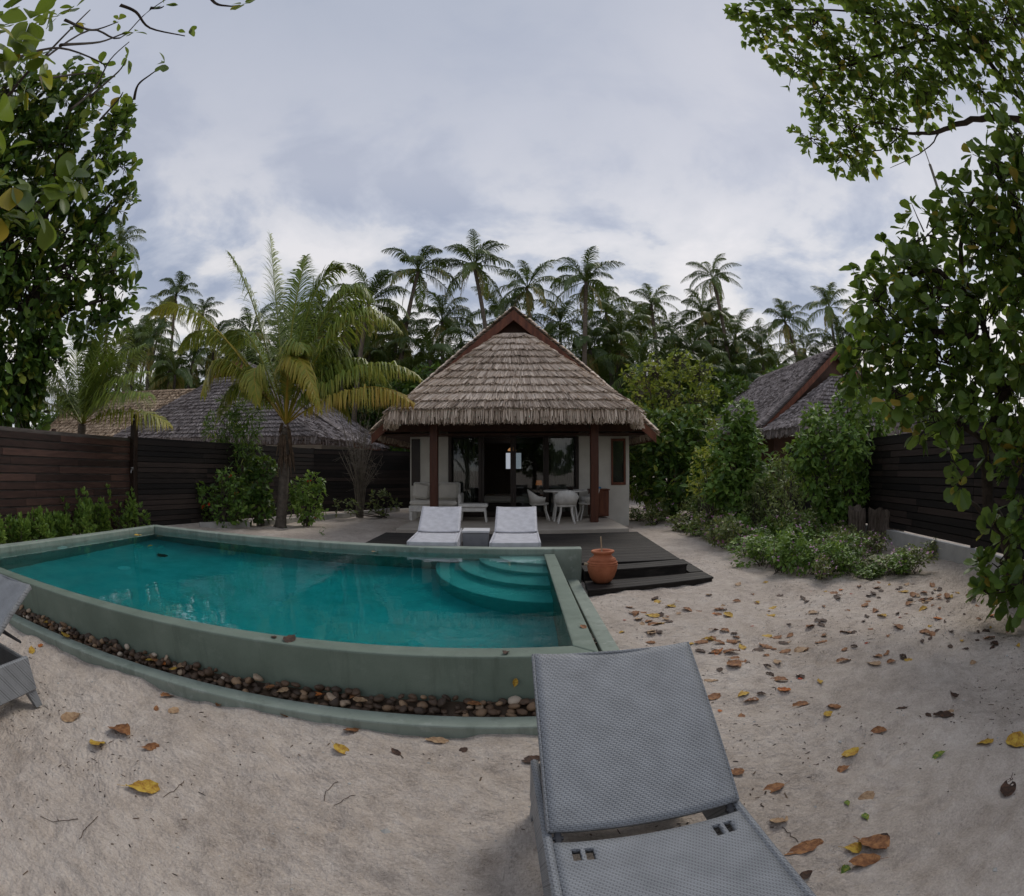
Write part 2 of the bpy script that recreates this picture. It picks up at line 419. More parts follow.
# ------------------------------------------------------------------ ground
_sn = rng.normal(size=(46, 2)); _sn /= np.linalg.norm(_sn, axis=1)[:, None]
_wl = np.exp(rng.uniform(np.log(.13), np.log(1.6), 46)); _ph = rng.uniform(0, 6.28, 46)
FOOT = [(925, 798), (938, 806), (915, 752), (893, 744), (985, 815), (1003, 822), (860, 735), (838, 690), (795, 715), (880, 760), (718, 688), (740, 700), (700, 664),
        (330, 800), (355, 838), (170, 820), (90, 860), (430, 870), (480, 820), (250, 870), (60, 760), (960, 700), (990, 735), (850, 850), (905, 860), (975, 870),
        (820, 660), (760, 640), (880, 650), (940, 655), (400, 790), (495, 770), (215, 745)]
_fr = np.random.default_rng(17)
for k in range(60):
    FOOT.append((_fr.uniform(560, 1020), _fr.uniform(610, 890)) if k % 3 else (_fr.uniform(10, 530), _fr.uniform(745, 890)))
_FW = np.array([at_z(*p)[:2] for p in FOOT]); _FA = rng.uniform(0, 3.14, len(FOOT))

def hgt(x, y):
    x = np.asarray(x, float); y = np.asarray(y, float)
    h = np.zeros(np.broadcast(x, y).shape)
    for k in range(46):
        h += np.sin((_sn[k, 0] * x + _sn[k, 1] * y) * 6.283 / _wl[k] + _ph[k]) * .0023 * (_wl[k] / .3) ** .75
    for (fx, fy), a in zip(_FW, _FA):
        dx, dy = x - fx, y - fy
        u = dx * math.cos(a) + dy * math.sin(a); v = -dx * math.sin(a) + dy * math.cos(a)
        q = (u / .09) ** 2 + (v / .045) ** 2
        h += -.024 * np.exp(-q ** 1.5) + .011 * np.exp(-((np.sqrt(q) - 1.45) / .35) ** 2)
    return h - .006

def axis(lo, hi, segs, g):
    a = [segs[0][0]]
    for s0, s1, d in segs:
        a += list(np.arange(s0 + d, s1 + 1e-6, d))
    d = segs[-1][2]; p = a[-1]
    while p < hi: d *= g; p += d; a.append(p)
    d = segs[0][2]; p = segs[0][0]; b = []
    while p > lo: d *= g; p -= d; b.append(p)
    return np.array(b[::-1] + a)

XS = axis(-500, 500, [(-7.4, -4.6, .06), (-4.6, 5.2, .032), (5.2, 9, .07)], 1.12)
YS = axis(-500, 600, [(.2, 4.6, .030), (4.6, 9, .055)], 1.10)
X, Y = np.meshgrid(XS, YS)
Z = hgt(X, Y)
far = np.clip((np.hypot(X, Y) - 14) / 20, 0, 1); Z *= (1 - far)
Vg = np.stack([X, Y, Z], -1).reshape(-1, 3)
nx, ny = len(XS), len(YS)
ii, jj = np.meshgrid(np.arange(nx - 1), np.arange(ny - 1))
q = (jj * nx + ii).ravel()
Fg = np.stack([q, q + 1, q + nx + 1, q + nx], 1)
# pool outline (outer face of the basin walls), counter-clockwise
FLo, FRo, BRo, BLo = (-6.78, 2.90), (.55, 3.22), (.585, 7.42), (-6.72, 7.86)
cx = Vg[Fg].mean(1)
def inside(poly, P):
    ok = np.ones(len(P), bool)
    for (ax, ay), (bx, by) in zip(poly, poly[1:] + poly[:1]):
        ok &= ((bx - ax) * (P[:, 1] - ay) - (by - ay) * (P[:, 0] - ax)) > 0
    return ok
hole = inside([(-6.66, 3.0), (.47, 3.31), (.51, 7.5), (-6.6, 7.95)], cx)
ground = np_mesh('sand_ground', Vg, Fg[~hole], M['sand'], smooth=True)
tag(ground, kind='structure')

# ------------------------------------------------------------------ pool
POOLZ, RZ, FLOORZ = .43, .50, -.72
pool = empty('swimming_pool', (-3, 5.3, 0), 'raised green plastered plunge pool with a flush front edge and corner steps', 'swimming pool')
def pc(o):
    o.parent = pool
    o.matrix_parent_inverse = Matrix.Translation((3, -5.3, 0))
    return o
b = MB()
FLi, FRi, BRi, BLi = (-6.55, 3.09), (.395, 3.40), (.435, 7.40), (-6.55, 7.82)
# front and right overflow walls
b.prism([(-6.55, 2.91), (.55, 3.22), (.395, 3.40), (-6.55, 3.09)], -.8, POOLZ)
b.prism([(.551, 3.223), (.585, 7.40), (.435, 7.40), (.396, 3.402)], -.8, POOLZ)
ow = pc(b.build('overflow_wall', M['plaster']))
bv = ow.modifiers.new('bevel', 'BEVEL'); bv.width = .012; bv.segments = 2
b = MB()
b.prism([(-6.55, 7.82), (.96, 7.385), (.97, 7.60), (-6.72, 8.05)], -.8, RZ)
b.prism([(-6.78, 2.90), (-6.552, 2.905), (-6.552, 7.818), (-6.722, 8.047)], -.8, RZ)
rw = pc(b.build('raised_wall', M['plaster_pale']))
bv = rw.modifiers.new('bevel', 'BEVEL'); bv.width = .015; bv.segments = 2
b = MB()
b.prism([(-6.6, 3.0), (.45, 3.35), (.5, 7.45), (-6.6, 7.9)], -.84, FLOORZ)
pc(b.build('pool_floor', M['pool_in']))
# quarter-round steps in the far right corner
C0 = (.445, 7.41)
for r_, ry_, zt in ((.62, .62, .30), (.90, 1.04, .13), (1.19, 1.52, -.06), (1.50, 2.05, -.26)):
    a = [math.pi + i * (math.pi / 2) / 28 for i in range(29)]
    poly = [C0] + [(C0[0] + r_ * math.cos(t), C0[1] + .06 * (1 - (t - math.pi) / (math.pi / 2)) * r_ + ry_ * math.sin(t)) for t in a]
    b = MB(); b.prism(poly, FLOORZ - .05 + r_ * .003, zt)
    o = pc(b.build('step', M['pool_step']))
    bv = o.modifiers.new('bevel', 'BEVEL'); bv.width = .02; bv.segments = 2; bv.limit_method = 'ANGLE'
# kerb around the pebble trough
b = MB()
b.prism([(-7.05, 2.67), (.90, 2.90), (.74, 3.055), (-7.05, 2.83)], -.12, .065)
b.prism([(.903, 2.903), (.915, 7.38), (.755, 7.38), (.743, 3.058)], -.12, .065)
kb = pc(b.build('trough_kerb', M['plaster_pale']))
bv = kb.modifiers.new('bevel', 'BEVEL'); bv.width = .012; bv.segments = 2
for p, zz, nrm in ((at_z(101, 569, .12), FLOORZ + .005, 'f'),):
    b = MB(); b.lathe([(.11, 0), (.11, .015), (.085, .02)], 20, (-5.30, 5.45, FLOORZ + .002))
    pc(b.build('pool_light', M['light_disc'], smooth=False))
b = MB(); b.lathe([(.12, 0), (.12, .015), (.09, .02)], 20, (0, 0, 0))
o = pc(b.build('pool_light', M['light_disc'])); o.matrix_parent_inverse = Matrix.Identity(4)
o.location = (-3.55, -.2, .12); o.rotation_euler = (0, R(90), 0)
# water
b = MB()
b.prism([(-6.56, 3.078), (.407, 3.389), (.447, 7.41), (-6.56, 7.832)], FLOORZ - .03, POOLZ - .006)
wat = b.build('pool_water', M['water']); tag(wat, kind='structure')

# ------------------------------------------------------------------ pebbles
def pebble_mesh(i):
    r = np.random.default_rng(100 + i)
    import bmesh
    bm = bmesh.new(); bmesh.ops.create_icosphere(bm, subdivisions=2, radius=1)
    d = r.normal(size=(5, 3))
    for v in bm.verts:
        n = v.co.copy()
        k = 1 + sum(.07 * math.sin(2.2 * n.dot(Vector(q)) + j) for j, q in enumerate(d))
        v.co = n * k
    me = bpy.data.meshes.new('pebble'); bm.to_mesh(me); bm.free()
    me.polygons.foreach_set('use_smooth', [True] * len(me.polygons))
    a = me.attributes.new('var', 'FLOAT', 'POINT')
    a.data.foreach_set('value', [float([.1, .2, .15, .35, .5, .25, .62, .3, .8, .97][i % 10])] * len(me.vertices))
    me.materials.append(M['pebble'])
    return me
PM = [pebble_mesh(i) for i in range(10)]
PNAME = ['black', 'dark brown', 'charcoal', 'brown', 'tan', 'dark brown', 'sandy', 'brown', 'pale beige', 'white']
cnt = 0
def put_pebble(x, y, s, layer, heap=0.):
    global cnt
    k = int(rng.choice(10, p=[.16, .15, .13, .13, .11, .13, .07, .06, .035, .025]))
    o = link(bpy.data.objects.new('pebble', PM[k])); cnt += 1
    sz = s * (1.1 if k >= 8 else 1)
    o.scale = (sz * rng.uniform(.9, 1.3), sz * rng.uniform(.8, 1.0), sz * rng.uniform(.5, .75))
    o.location = (x, y, (.025 + heap * .085) + layer * .03 + sz * .35)
    o.rotation_euler = (rng.normal() * .35, rng.normal() * .35, rng.uniform(0, 6.28))
    where = 'in the trough below the front pool wall' if y < 3.2 else 'in the narrow trough beside the right pool wall'
    tag(o, f'{PNAME[k]} rounded river pebble {where}', 'pebble', 'river pebbles in the pool trough')
xx = -4.9
while xx < .2:
    yk = 2.83 + .0283 * (xx + 7.05) + .02; yw = 2.91 + .0437 * (xx + 6.55) - .02
    w = yw - yk
    n = 4
    for k in range(n):
        put_pebble(xx + rng.uniform(-.02, .02), yk + w * (k + .5 + rng.uniform(-.25, .25)) / n, rng.uniform(.020, .042), rng.random() < .4, (k + .5) / n)
    xx += rng.uniform(.060, .085)
yy = 3.7
while yy < 7.3:
    put_pebble(rng.uniform(.60, .73), yy, rng.uniform(.022, .038), 0)
    yy += .095
pb = MB()
pb.prism([(-7., 2.835), (.54, 3.06), (.54, 3.215), (-7., 2.885)], -.05, [.02, .02, .10, .10])
pb.prism([(.541, 3.06), (.738, 3.065), (.748, 7.37), (.59, 7.37), (.556, 3.225)], -.05, .02)
tag(pb.build('trough_gravel', M['litter']), 'fine dark gravel filling the trough around the pool', 'gravel', kind='stuff')

# ------------------------------------------------------------------ deck and terrace
deck = empty('wooden_deck', (0, 9, 0), 'low black timber deck with a step, between pool and villa terrace', 'deck')
def par(o, root):
    o.parent = root
    o.matrix_parent_inverse = Matrix.Translation(root.location).inverted()
    return o
def lerp(a, b, t): return a + (b - a) * t
def board_deck(name, L0, L1, R0, R1, ztop, th, bw, root):
    """boards run left-right; L0->L1 left edge front to back, R0->R1 right edge"""
    L0, L1, R0, R1 = map(np.array, (L0, L1, R0, R1))
    n = max(1, int(round(np.linalg.norm(R1 - R0) / bw)))
    m = MB()
    for i in range(n):
        t0, t1 = (i + .03) / n, (i + .97) / n
        poly = [lerp(L0, L1, t0), lerp(R0, R1, t0), lerp(R0, R1, t1), lerp(L0, L1, t1)]
        m.prism(poly, ztop - th, ztop + rng.uniform(-.0015, .0015), var=rng.uniform(.2, .8))
    o = par(m.build(name, M['deck']), root)
    bv = o.modifiers.new('bevel', 'BEVEL'); bv.width = .004; bv.segments = 1
    return o
board_deck('deck_boards', (.985, 7.26), (.985, 7.62), (2.55, 7.43), (2.57, 7.86), .20, .03, .125, deck)
board_deck('deck_boards', (-2.80, 7.96), (-2.80, 11.70), (2.573, 7.89), (2.76, 11.69), .20, .03, .125, deck)
b = MB()
b.prism([(.99, 7.275), (2.54, 7.445), (2.56, 7.85), (2.745, 11.68), (-2.79, 11.69), (-2.79, 8.0), (-2.7, 7.98), (.98, 7.66)], .02, .168)
par(b.build('deck_skirt', M['deck']), deck)
board_deck('lower_step', (.945, 6.63), (.985, 7.24), (2.80, 6.95), (2.805, 7.40), .07, .03, .12, deck)
board_deck('lower_step', (2.585, 7.44), (2.62, 8.6), (2.81, 7.42), (2.86, 8.6), .07, .03, .14, deck)
b = MB(); b.prism([(.96, 6.65), (2.785, 6.965), (2.84, 8.58), (2.60, 8.58), (2.555, 7.42), (1.0, 7.25)], -.05, .038)
par(b.build('step_skirt', M['deck']), deck)

# ------------------------------------------------------------------ thatch
def thatch(acc, bl, br, tl, tr, courses, dens, lift=.05, jit=.5, wid=.013, slen=1.45):
    bl, br, tl, tr = (np.array(p, float) for p in (bl, br, tl, tr))
    up = (tl + tr) / 2 - (bl + br) / 2
    nrm = np.cross(br - bl, up); nrm /= np.linalg.norm(nrm)
    if nrm[2] < 0: nrm = -nrm
    V, F, va = [], [], []
    base = rng.uniform(.35, .65, courses)
    for c in range(courses):
        t1 = min(1.0, (c + slen) / courses); t0 = c / courses
        a0, b0 = lerp(bl, tl, t0), lerp(br, tr, t0)
        a1, b1 = lerp(bl, tl, t1), lerp(br, tr, t1)
        w = np.linalg.norm(b0 - a0)
        n = max(3, int(w * dens))
        s = (np.arange(n) + rng.uniform(-.5, .5, n)) / n; s = np.clip(s, 0, 1)
        jt = (rng.uniform(-jit, jit * .4, n) - (rng.random(n) < .05) * rng.uniform(0, .4, n) + .07 * np.sin(s * rng.uniform(6, 14) + rng.uniform(0, 6))) / courses
        p0 = a0 + (b0 - a0) * s[:, None] + up * jt[:, None] * .8 + nrm * (lift * rng.uniform(.5, 1.25, n))[:, None]
        p1 = a1 + (b1 - a1) * np.clip(s + rng.normal(0, .012, n), 0, 1)[:, None] + nrm * .012
        ax = (b0 - a0) / max(w, 1e-6)
        hw = wid * rng.uniform(.5, 1.4, n)
        k = len(V) and sum(len(v) for v in V)
        q0 = p0 - ax * hw[:, None]; q1 = p0 + ax * hw[:, None]; q2 = p1 + ax * hw[:, None]; q3 = p1 - ax * hw[:, None]
        tw = nrm * rng.normal(0, .012, n)[:, None]
        vv = np.stack([q0 + tw, q1 - tw, q2, q3], 1).reshape(-1, 3)
        V.append(vv); F.append(np.arange(4 * n).reshape(n, 4) + k)
        va.append(np.repeat(np.clip(base[c] + rng.normal(0, .2, n), 0, 1), 4))
    acc[0].append(np.concatenate(V)); acc[1].append(np.concatenate(F)); acc[2].append(np.concatenate(va))

def fringe(acc, a, b_, n, drop, out, thick, wid=.014):
    """hanging bundle of straw ends along an eave from a to b"""
    a, b_, out = np.array(a, float), np.array(b_, float), np.array(out, float)
    s = rng.uniform(0, 1, n)
    d = rng.uniform(0, 1, n)
    top = a + (b_ - a) * s[:, None] + np.outer(d * thick, -out) + np.array([0, 0, 1]) * (.10 - d * .02)[:, None]
    ln = drop * rng.uniform(.65, 1.1, n)
    bot = top + out * (.10 * rng.uniform(.3, 1.2, n))[:, None] - np.array([0, 0, 1]) * ln[:, None]
    ax = (b_ - a) / np.linalg.norm(b_ - a)
    bot = bot + np.outer(rng.normal(0, .02, n), ax)
    hw = np.outer(wid * rng.uniform(.4, 1.2, n), ax)
    tw = np.outer(rng.normal(0, .008, n), out)
    vv = np.stack([bot - hw * .6 + tw, bot + hw * .6 - tw, top + hw, top - hw], 1).reshape(-1, 3)
    acc[0].append(vv); acc[1].append(np.arange(4 * n).reshape(n, 4)); acc[2].append(np.repeat(np.clip(rng.normal(.5, .22, n), 0, 1), 4))

def slab(acc, quad, th, var=.3):
    q = np.array(quad, float)
    n = np.cross(q[1] - q[0], q[3] - q[0])
    if np.linalg.norm(n) < 1e-6: n = np.cross(q[1] - q[0], q[2] - q[0])
    n /= np.linalg.norm(n)
    if n[2] > 0: n = -n
    V = np.concatenate([q, q + n * th])
    acc[0].append(V); acc[1].append(np.array([(0, 1, 2, 3), (7, 6, 5, 4), (0, 4, 5, 1), (1, 5, 6, 2), (2, 6, 7, 3), (3, 7, 4, 0)])); acc[2].append(np.full(8, var))

def acc_build(name, acc, mat, parent):
    off = 0; Fs = []
    for v, f in zip(acc[0], acc[1]):
        Fs.append(f + off); off += len(v)
    return np_mesh(name, np.concatenate(acc[0]), np.concatenate(Fs), mat, parent, np.concatenate(acc[2]))

def house_roof(root, xc, yg, yb, W, ze, za, yh, Wh, zh, wt, zt, mat, dens=60, courses_h=9, courses_m=12, barg=1.0, fr=240, drop=.36):
    """main gable roof (ridge runs away from the camera) with a lower hipped thatch skirt in front of the gable"""
    acc = [[], [], []]
    loc = np.array(root.location)
    L = lambda *p: np.array(p, float) + np.array([xc, 0, 0]) - loc
    for s in (-1, 1):
        e0, e1, r0, r1 = L(s * W, yg, ze), L(s * W, yb, ze), L(0, yg, za), L(0, yb, za)
        slab(acc, [e0, e1, r1, r0], .10)
        thatch(acc, e0, e1, r0, r1, courses_m, dens * .75, .05, .5, .02)
        fringe(acc, e0, e1, int((yb - yg) * fr * .35), drop * .8, (s, 0, 0), .25, .022)
        # straw ends showing along the gable edge
        n = 150
        t = np.linspace(0, 1, n) + rng.uniform(-.3, .3, n) / n
        t = np.clip(t, 0, 1)
        ctr = r0 + (e0 - r0) * t[:, None] + np.array([0, -.05, .075])
        for k in range(n):
            sz = rng.uniform(.045, .085)
            P = ctr[k]
            acc[0].append(np.array([P + (-sz, -.05, -sz * .6), P + (sz, -.05, -sz * .6), P + (sz * .8, .3, sz), P + (-sz * .8, .3, sz)]))
            acc[1].append(np.array([(0, 1, 2, 3)])); acc[2].append(np.full(4, np.clip(rng.normal(.55, .2), 0, 1)))
        # cheek of the hip skirt
        a, c, t_ = L(s * Wh, yh, zh), L(s * (Wh + .46), yg - .02, zh - .02), L(s * wt, yg - .06, zt)
        slab(acc, [a, c, t_, t_ + (0, -.001, 0)], .10)
        thatch(acc, a, c, t_, t_ + np.array([0, .03, 0]), courses_h, dens, .06, .5)
        fringe(acc, a, c, int(1.8 * fr * .7), drop, (s, 0, 0), .3)
    a, c, d, e = L(-Wh, yh, zh), L(Wh, yh, zh), L(wt, yg - .06, zt), L(-wt, yg - .06, zt)
    slab(acc, [a, c, d, e], .12)
    thatch(acc, a, c, e, d, courses_h, dens * 1.3, .085, .16)
    fringe(acc, a, c, int(2 * Wh * fr), drop, (0, -1, 0), .34)
    # ridge cap
    for k in range(int((yb - yg) * 18)):
        yv = yg + rng.uniform(0, yb - yg); sz = rng.uniform(.05, .12)
        P = L(0, yv, za + .04)
        acc[0].append(np.array([P + (-.3, -sz, -.26), P + (.0, -sz, .03), P + (.0, sz, .03), P + (-.3, sz, -.26)]))
        acc[1].append(np.array([(0, 1, 2, 3)])); acc[2].append(np.full(4, rng.uniform(.3, .7)))
        acc[0].append(np.array([P + (.3, -sz, -.26), P + (.0, -sz, .035), P + (.0, sz, .035), P + (.3, sz, -.26)]))
        acc[1].append(np.array([(0, 1, 2, 3)])); acc[2].append(np.full(4, rng.uniform(.3, .7)))
    roof = acc_build('thatched_roof', acc, mat, root)
    # bargeboards
    for s in (-1, 1):
        m = MB()
        p0 = Vector(L(0, yg - .05, za - .17)); p1 = Vector(L(s * W * barg, yg - .05, za - .17 + (ze - za) * barg))
        d = (p1 - p0)
        m.add([p0 + Vector((0, -.03, .14)), p0 + Vector((0, .03, .14)), p1 + Vector((0, .03, .11)), p1 + Vector((0, -.03, .11)),
               p0 + Vector((0, -.03, -.13)), p0 + Vector((0, .03, -.13)), p1 + Vector((0, .03, -.12)), p1 + Vector((0, -.03, -.12))],
              [(0, 1, 2, 3), (7, 6, 5, 4), (0, 3, 7, 4), (1, 5, 6, 2), (0, 4, 5, 1), (3, 2, 6, 7)])
        m.build('bargeboard', M['redwood'], root)
    # gable wall and soffits
    m = MB()
    a, c, t = L(-W * .97, yg + .28, ze + .02), L(W * .97, yg + .28, ze + .02), L(0, yg + .28, za - .14)
    m.add([a, c, t, a + (0, .04, 0), c + (0, .04, 0), t + (0, .04, 0)], [(0, 1, 2), (5, 4, 3), (0, 3, 4, 1), (1, 4, 5, 2), (2, 5, 3, 0)])
    m.build('gable_boarding', M['soffit'], root)
    m = MB()
    m.box(*(L(-W + .15, 0, 0)[0], L(W - .15, 0, 0)[0]), yg + .33 - loc[1], yb - .1 - loc[1], ze - .06 - loc[2], ze - .02 - loc[2])
    m.prism([L(-Wh + .1, yh + .1, 0)[:2], L(Wh - .1, yh + .1, 0)[:2], L(Wh, yg, 0)[:2], L(-Wh, yg, 0)[:2]], zh - .16 - loc[2], zh - .12 - loc[2])
    m.build('soffit', M['soffit'], root)
    for s in (-1, 1):
        m = MB(); m.box(*(sorted((L(s * (W - .06), 0, 0)[0], L(s * (W - .02), 0, 0)[0]))), yg + .02 - loc[1], yb - loc[1], ze - .24 - loc[2], ze - .03 - loc[2])
        m.build('eave_board', M['redwood'], root)
    return roof

villa = empty('thatched_villa', (.05, 13, 0), 'small thatched beach villa with red gable boards and a porch on two posts', 'villa')
XV = .05
house_roof(villa, XV, 13.2, 20.5, 3.55, 2.52, 5.62, 11.45, 2.70, 2.86, .27, 4.97, M['thatch'], 95, 11, 14, fr=420, drop=.36)
m = MB()
for s in (-1, 1):
    m = MB(); x = s * 1.87; m.box(x - .095, x + .095, -.5, -.31, .35, 2.80, bev=.012)
    m.build('post', M['post'], villa)
m = MB(); m.box(-2.4, 2.4, -.48, -.33, 2.78, 2.94); m.build('porch_beam', M['soffit'], villa)
# walls
YW = 1.2
m = MB()
m.box(-2.75, -1.70, YW, YW + .18, -.1, 2.70)
m.box(1.70, 2.57, YW, YW + .18, -.1, 2.70)
m.box(2.97, 3.07, YW, YW + .18, -.1, 2.70)
m.box(2.57, 2.97, YW, YW + .18, -.1, 1.17)
m.box(2.57, 2.97, YW, YW + .18, 2.40, 2.70)
m.box(-1.70, 1.70, YW, YW + .18, 2.55, 2.70)
m.box(-2.75, -2.57, YW + .18, 7.3, -.1, 2.45)
m.box(2.89, 3.07, YW + .18, 7.3, -.1, 2.45)
m.box(-2.57, 2.89, 7.12, 7.3, -.1, 2.45)
m.build('wall', M['wall'], villa)
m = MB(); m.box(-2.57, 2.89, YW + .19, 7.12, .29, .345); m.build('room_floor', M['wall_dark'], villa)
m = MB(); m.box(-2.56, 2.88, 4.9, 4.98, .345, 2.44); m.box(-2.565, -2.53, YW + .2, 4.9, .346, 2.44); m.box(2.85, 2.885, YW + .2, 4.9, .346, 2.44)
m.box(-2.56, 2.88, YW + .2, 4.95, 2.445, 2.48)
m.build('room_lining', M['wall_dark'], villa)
m = MB(); m.box(-2.5, 2.40, -1.88, YW, -.1, .35, bev=.01); m.build('terrace', M['terrace'], villa)
m = MB(); m.box(2.405, 2.60, -1.55, -.9, -.1, .16, bev=.01); m.build('terrace_step', M['terrace'], villa)
# side window
win = MB()
for a in ((2.57, 2.62, 1.17, 2.40), (2.92, 2.97, 1.17, 2.40), (2.62, 2.92, 1.17, 1.24), (2.62, 2.92, 2.33, 2.40)):
    win.box(a[0], a[1], YW - .03, YW + .10, a[2], a[3])
w = win.build('window', M['redwood'], villa)
MB().box(2.62, 2.92, YW + .04, YW + .05, 1.24, 2.33).build('pane', M['glass'], w)
MB().box(2.60, 2.94, YW + .12, YW + .14, 1.20, 2.38).build('blind', M['curtain'], w)
win = MB()
for a in ((-2.71, -2.67, 1.17, 2.40), (-2.53, -2.48, 1.17, 2.40), (-2.67, -2.53, 1.17, 1.23), (-2.67, -2.53, 2.34, 2.40)):
    win.box(a[0], a[1], YW - .03, YW - .002, a[2], a[3])
w = win.build('window', M['darkwood'], villa)
MB().box(-2.67, -2.53, YW - .018, YW - .008, 1.23, 2.34).build('pane', M['darkwood'], w)
# sliding doors: four leaves
for k, (x0, x1, yo) in enumerate(((-1.70, -.86, 0), (-.86, -.02, .05), (-.02, .84, .05), (.84, 1.70, 0))):
    d = MB()
    y0 = YW + .05 + yo
    d.box(x0 + .001, x0 + .075, y0, y0 + .045, .36, 2.54); d.box(x1 - .075, x1 - .001, y0, y0 + .045, .36, 2.54)
    d.box(x0 + .075, x1 - .075, y0, y0 + .045, .36, .48); d.box(x0 + .075, x1 - .075, y0, y0 + .045, 2.44, 2.54)
    f = d.build('sliding_door', M['darkwood'], villa)
    if k in (0, 3, 2): MB().box(x0 + .075, x1 - .075, y0 + .018, y0 + .026, .48, 2.44).build('pane', M['glass'], f)
m = MB(); m.box(-1.72, -1.64, YW - .03, YW + .04, .35, 2.6); m.box(1.62, 1.70, YW - .03, YW + .04, .35, 2.6); m.box(-1.64, 1.62, YW - .03, YW + .04, 2.5, 2.6)
m.build('door_frame', M['darkwood'], villa)
def curtain(x0, x1, y, z0, z1):
    V, n = [], 40
    for i in range(n + 1):
        x = lerp(x0, x1, i / n); dy = .035 * math.sin(i * 1.75) + .01 * math.sin(i * .6)
        V += [(x, y + dy, z0), (x + .01 * math.sin(i), y + dy * .7, z1)]
    m = MB(); m.add(V, [(2 * i, 2 * i + 2, 2 * i + 3, 2 * i + 1) for i in range(n)])
    o = m.build('curtain', M['curtain'], villa, True)
    so = o.modifiers.new('thick', 'SOLIDIFY'); so.thickness = .004
curtain(.98, 1.58, YW + .32, .36, 2.43)
curtain(-1.62, -1.05, YW + .32, .36, 2.43)
win = MB()
for a in ((-.29, -.25, 1.62, 2.14), (-.035, .035, 1.62, 2.14), (.25, .29, 1.62, 2.14)): win.box(a[0], a[1], 4.84, 4.895, a[2], a[3])
win.box(-.29, .29, 4.84, 4.895, 1.58, 1.62); win.box(-.29, .29, 4.84, 4.895, 2.14, 2.18)
w = win.build('window', M['darkwood'], villa)
MB().box(-.25, .25, 4.868, 4.88, 1.62, 2.14).build('pane', M['sky_glow_pane'], w)
# things inside
lamp = empty('table_lamp', (.80, 16.2, .35), 'small lamp glowing orange inside the dark villa room', 'lamp')
m = MB(); m.lathe([(.10, .55), (.13, .56), (.03, .62), (.03, .78)], 16); m.build('lamp_base', M['darkwood'], lamp, True)
m = MB(); m.lathe([(.10, .78), (.075, .92)], 20); m.build('lamp_shade', M['lamp'], lamp, True)
m = MB(); m.box(-.25, .25, -.2, .2, .50, .55); [m.box(x - .02, x + .02, y - .02, y + .02, 0, .5) for x in (-.22, .22) for y in (-.17, .17)]
st_in = m.build('bedside_table', M['darkwood']); st_in.location = (.80, 16.2, .35); tag(st_in, 'dark little table carrying the orange lamp indoors', 'table')
cl = empty('ceiling_lamp', (.0, 16.0, 2.42), 'dim warm ceiling lamp above the white window inside the villa', 'lamp')
m = MB(); m.tube([(0, 0, 0), (0, 0, -.16)], .008); m.build('flex', M['darkwood'], cl)
m = MB(); m.lathe([(.02, -.16), (.11, -.22), (.13, -.27), (.02, -.29)], 18); m.build('lamp_shade', M['bulb'], cl, True)
bed = empty('bed', (.0, 16.7, .345), 'low bed with pale linen in the dark room behind the sliding doors', 'bed')
MB().box(-.9, .9, -.9, .9, 0, .28, bev=.02).build('bed_base', M['darkwood'], bed)
MB().box(-.87, .87, -.87, .87, .28, .47, bev=.05).build('mattress', M['cream'], bed)

# neighbouring houses
nv = empty('thatched_villa', (12.2, 16.4, 0), 'grey thatched villa with a long sloping red gable board behind the right fence', 'villa')
house_roof(nv, 12.2, 16.5, 24.0, 3.75, 2.95, 5.95, 14.5, 3.35, 2.82, .3, 4.9, M['thatch_grey'], 110, 13, 22, fr=260)
m = MB(); m.box(-2.9, 2.9, .8, 7.2, -.1, 2.9); m.build('wall', M['soffit'], nv)
for s in (-1, 1):
    m = MB(); m.box(s * 2 - .1, s * 2 + .1, -.9, -.7, 0, 2.75); m.build('post', M['post'], nv)
lv = empty('thatched_villa', (-13.0, 21.0, 0), 'wide grey thatched villa with a small red gable top beyond the left fence', 'villa')
house_roof(lv, -13.0, 22.0, 30.0, 6.4, 2.75, 6.75, 18.6, 5.9, 2.78, .9, 5.85, M['thatch_grey'], 75, 18, 16, barg=.28, fr=160)
m = MB(); m.box(-5.0, 5.0, .6, 8.0, -.1, 2.7); m.build('wall', M['wall'], lv)
# tan tiled roof far left
tv = empty('pavilion', (-24, 28, 0), 'pavilion under a tan palm tile roof behind the left fence', 'pavilion')
acc = [[], [], []]
for s in (-1, 1):
    bl, br, tl, tr = (-10.5, s * 3.4, 3.4), (7.2, s * 3.4, 3.4), (-9.2, 0, 6.9), (6.4, 0, 6.4)
    slab(acc, [bl, br, tr, tl], .1); thatch(acc, bl, br, tl, tr, 16, 30, .09, .25, .035)
    fringe(acc, bl, br, 900, .3, (0, s, 0), .25, .03)
acc_build('tiled_roof', acc, M['thatch_tan'], tv)
m = MB(); m.box(-5.6, 6.2, -2.6, 2.6, -.1, 3.3); m.build('wall', M['wall'], tv)

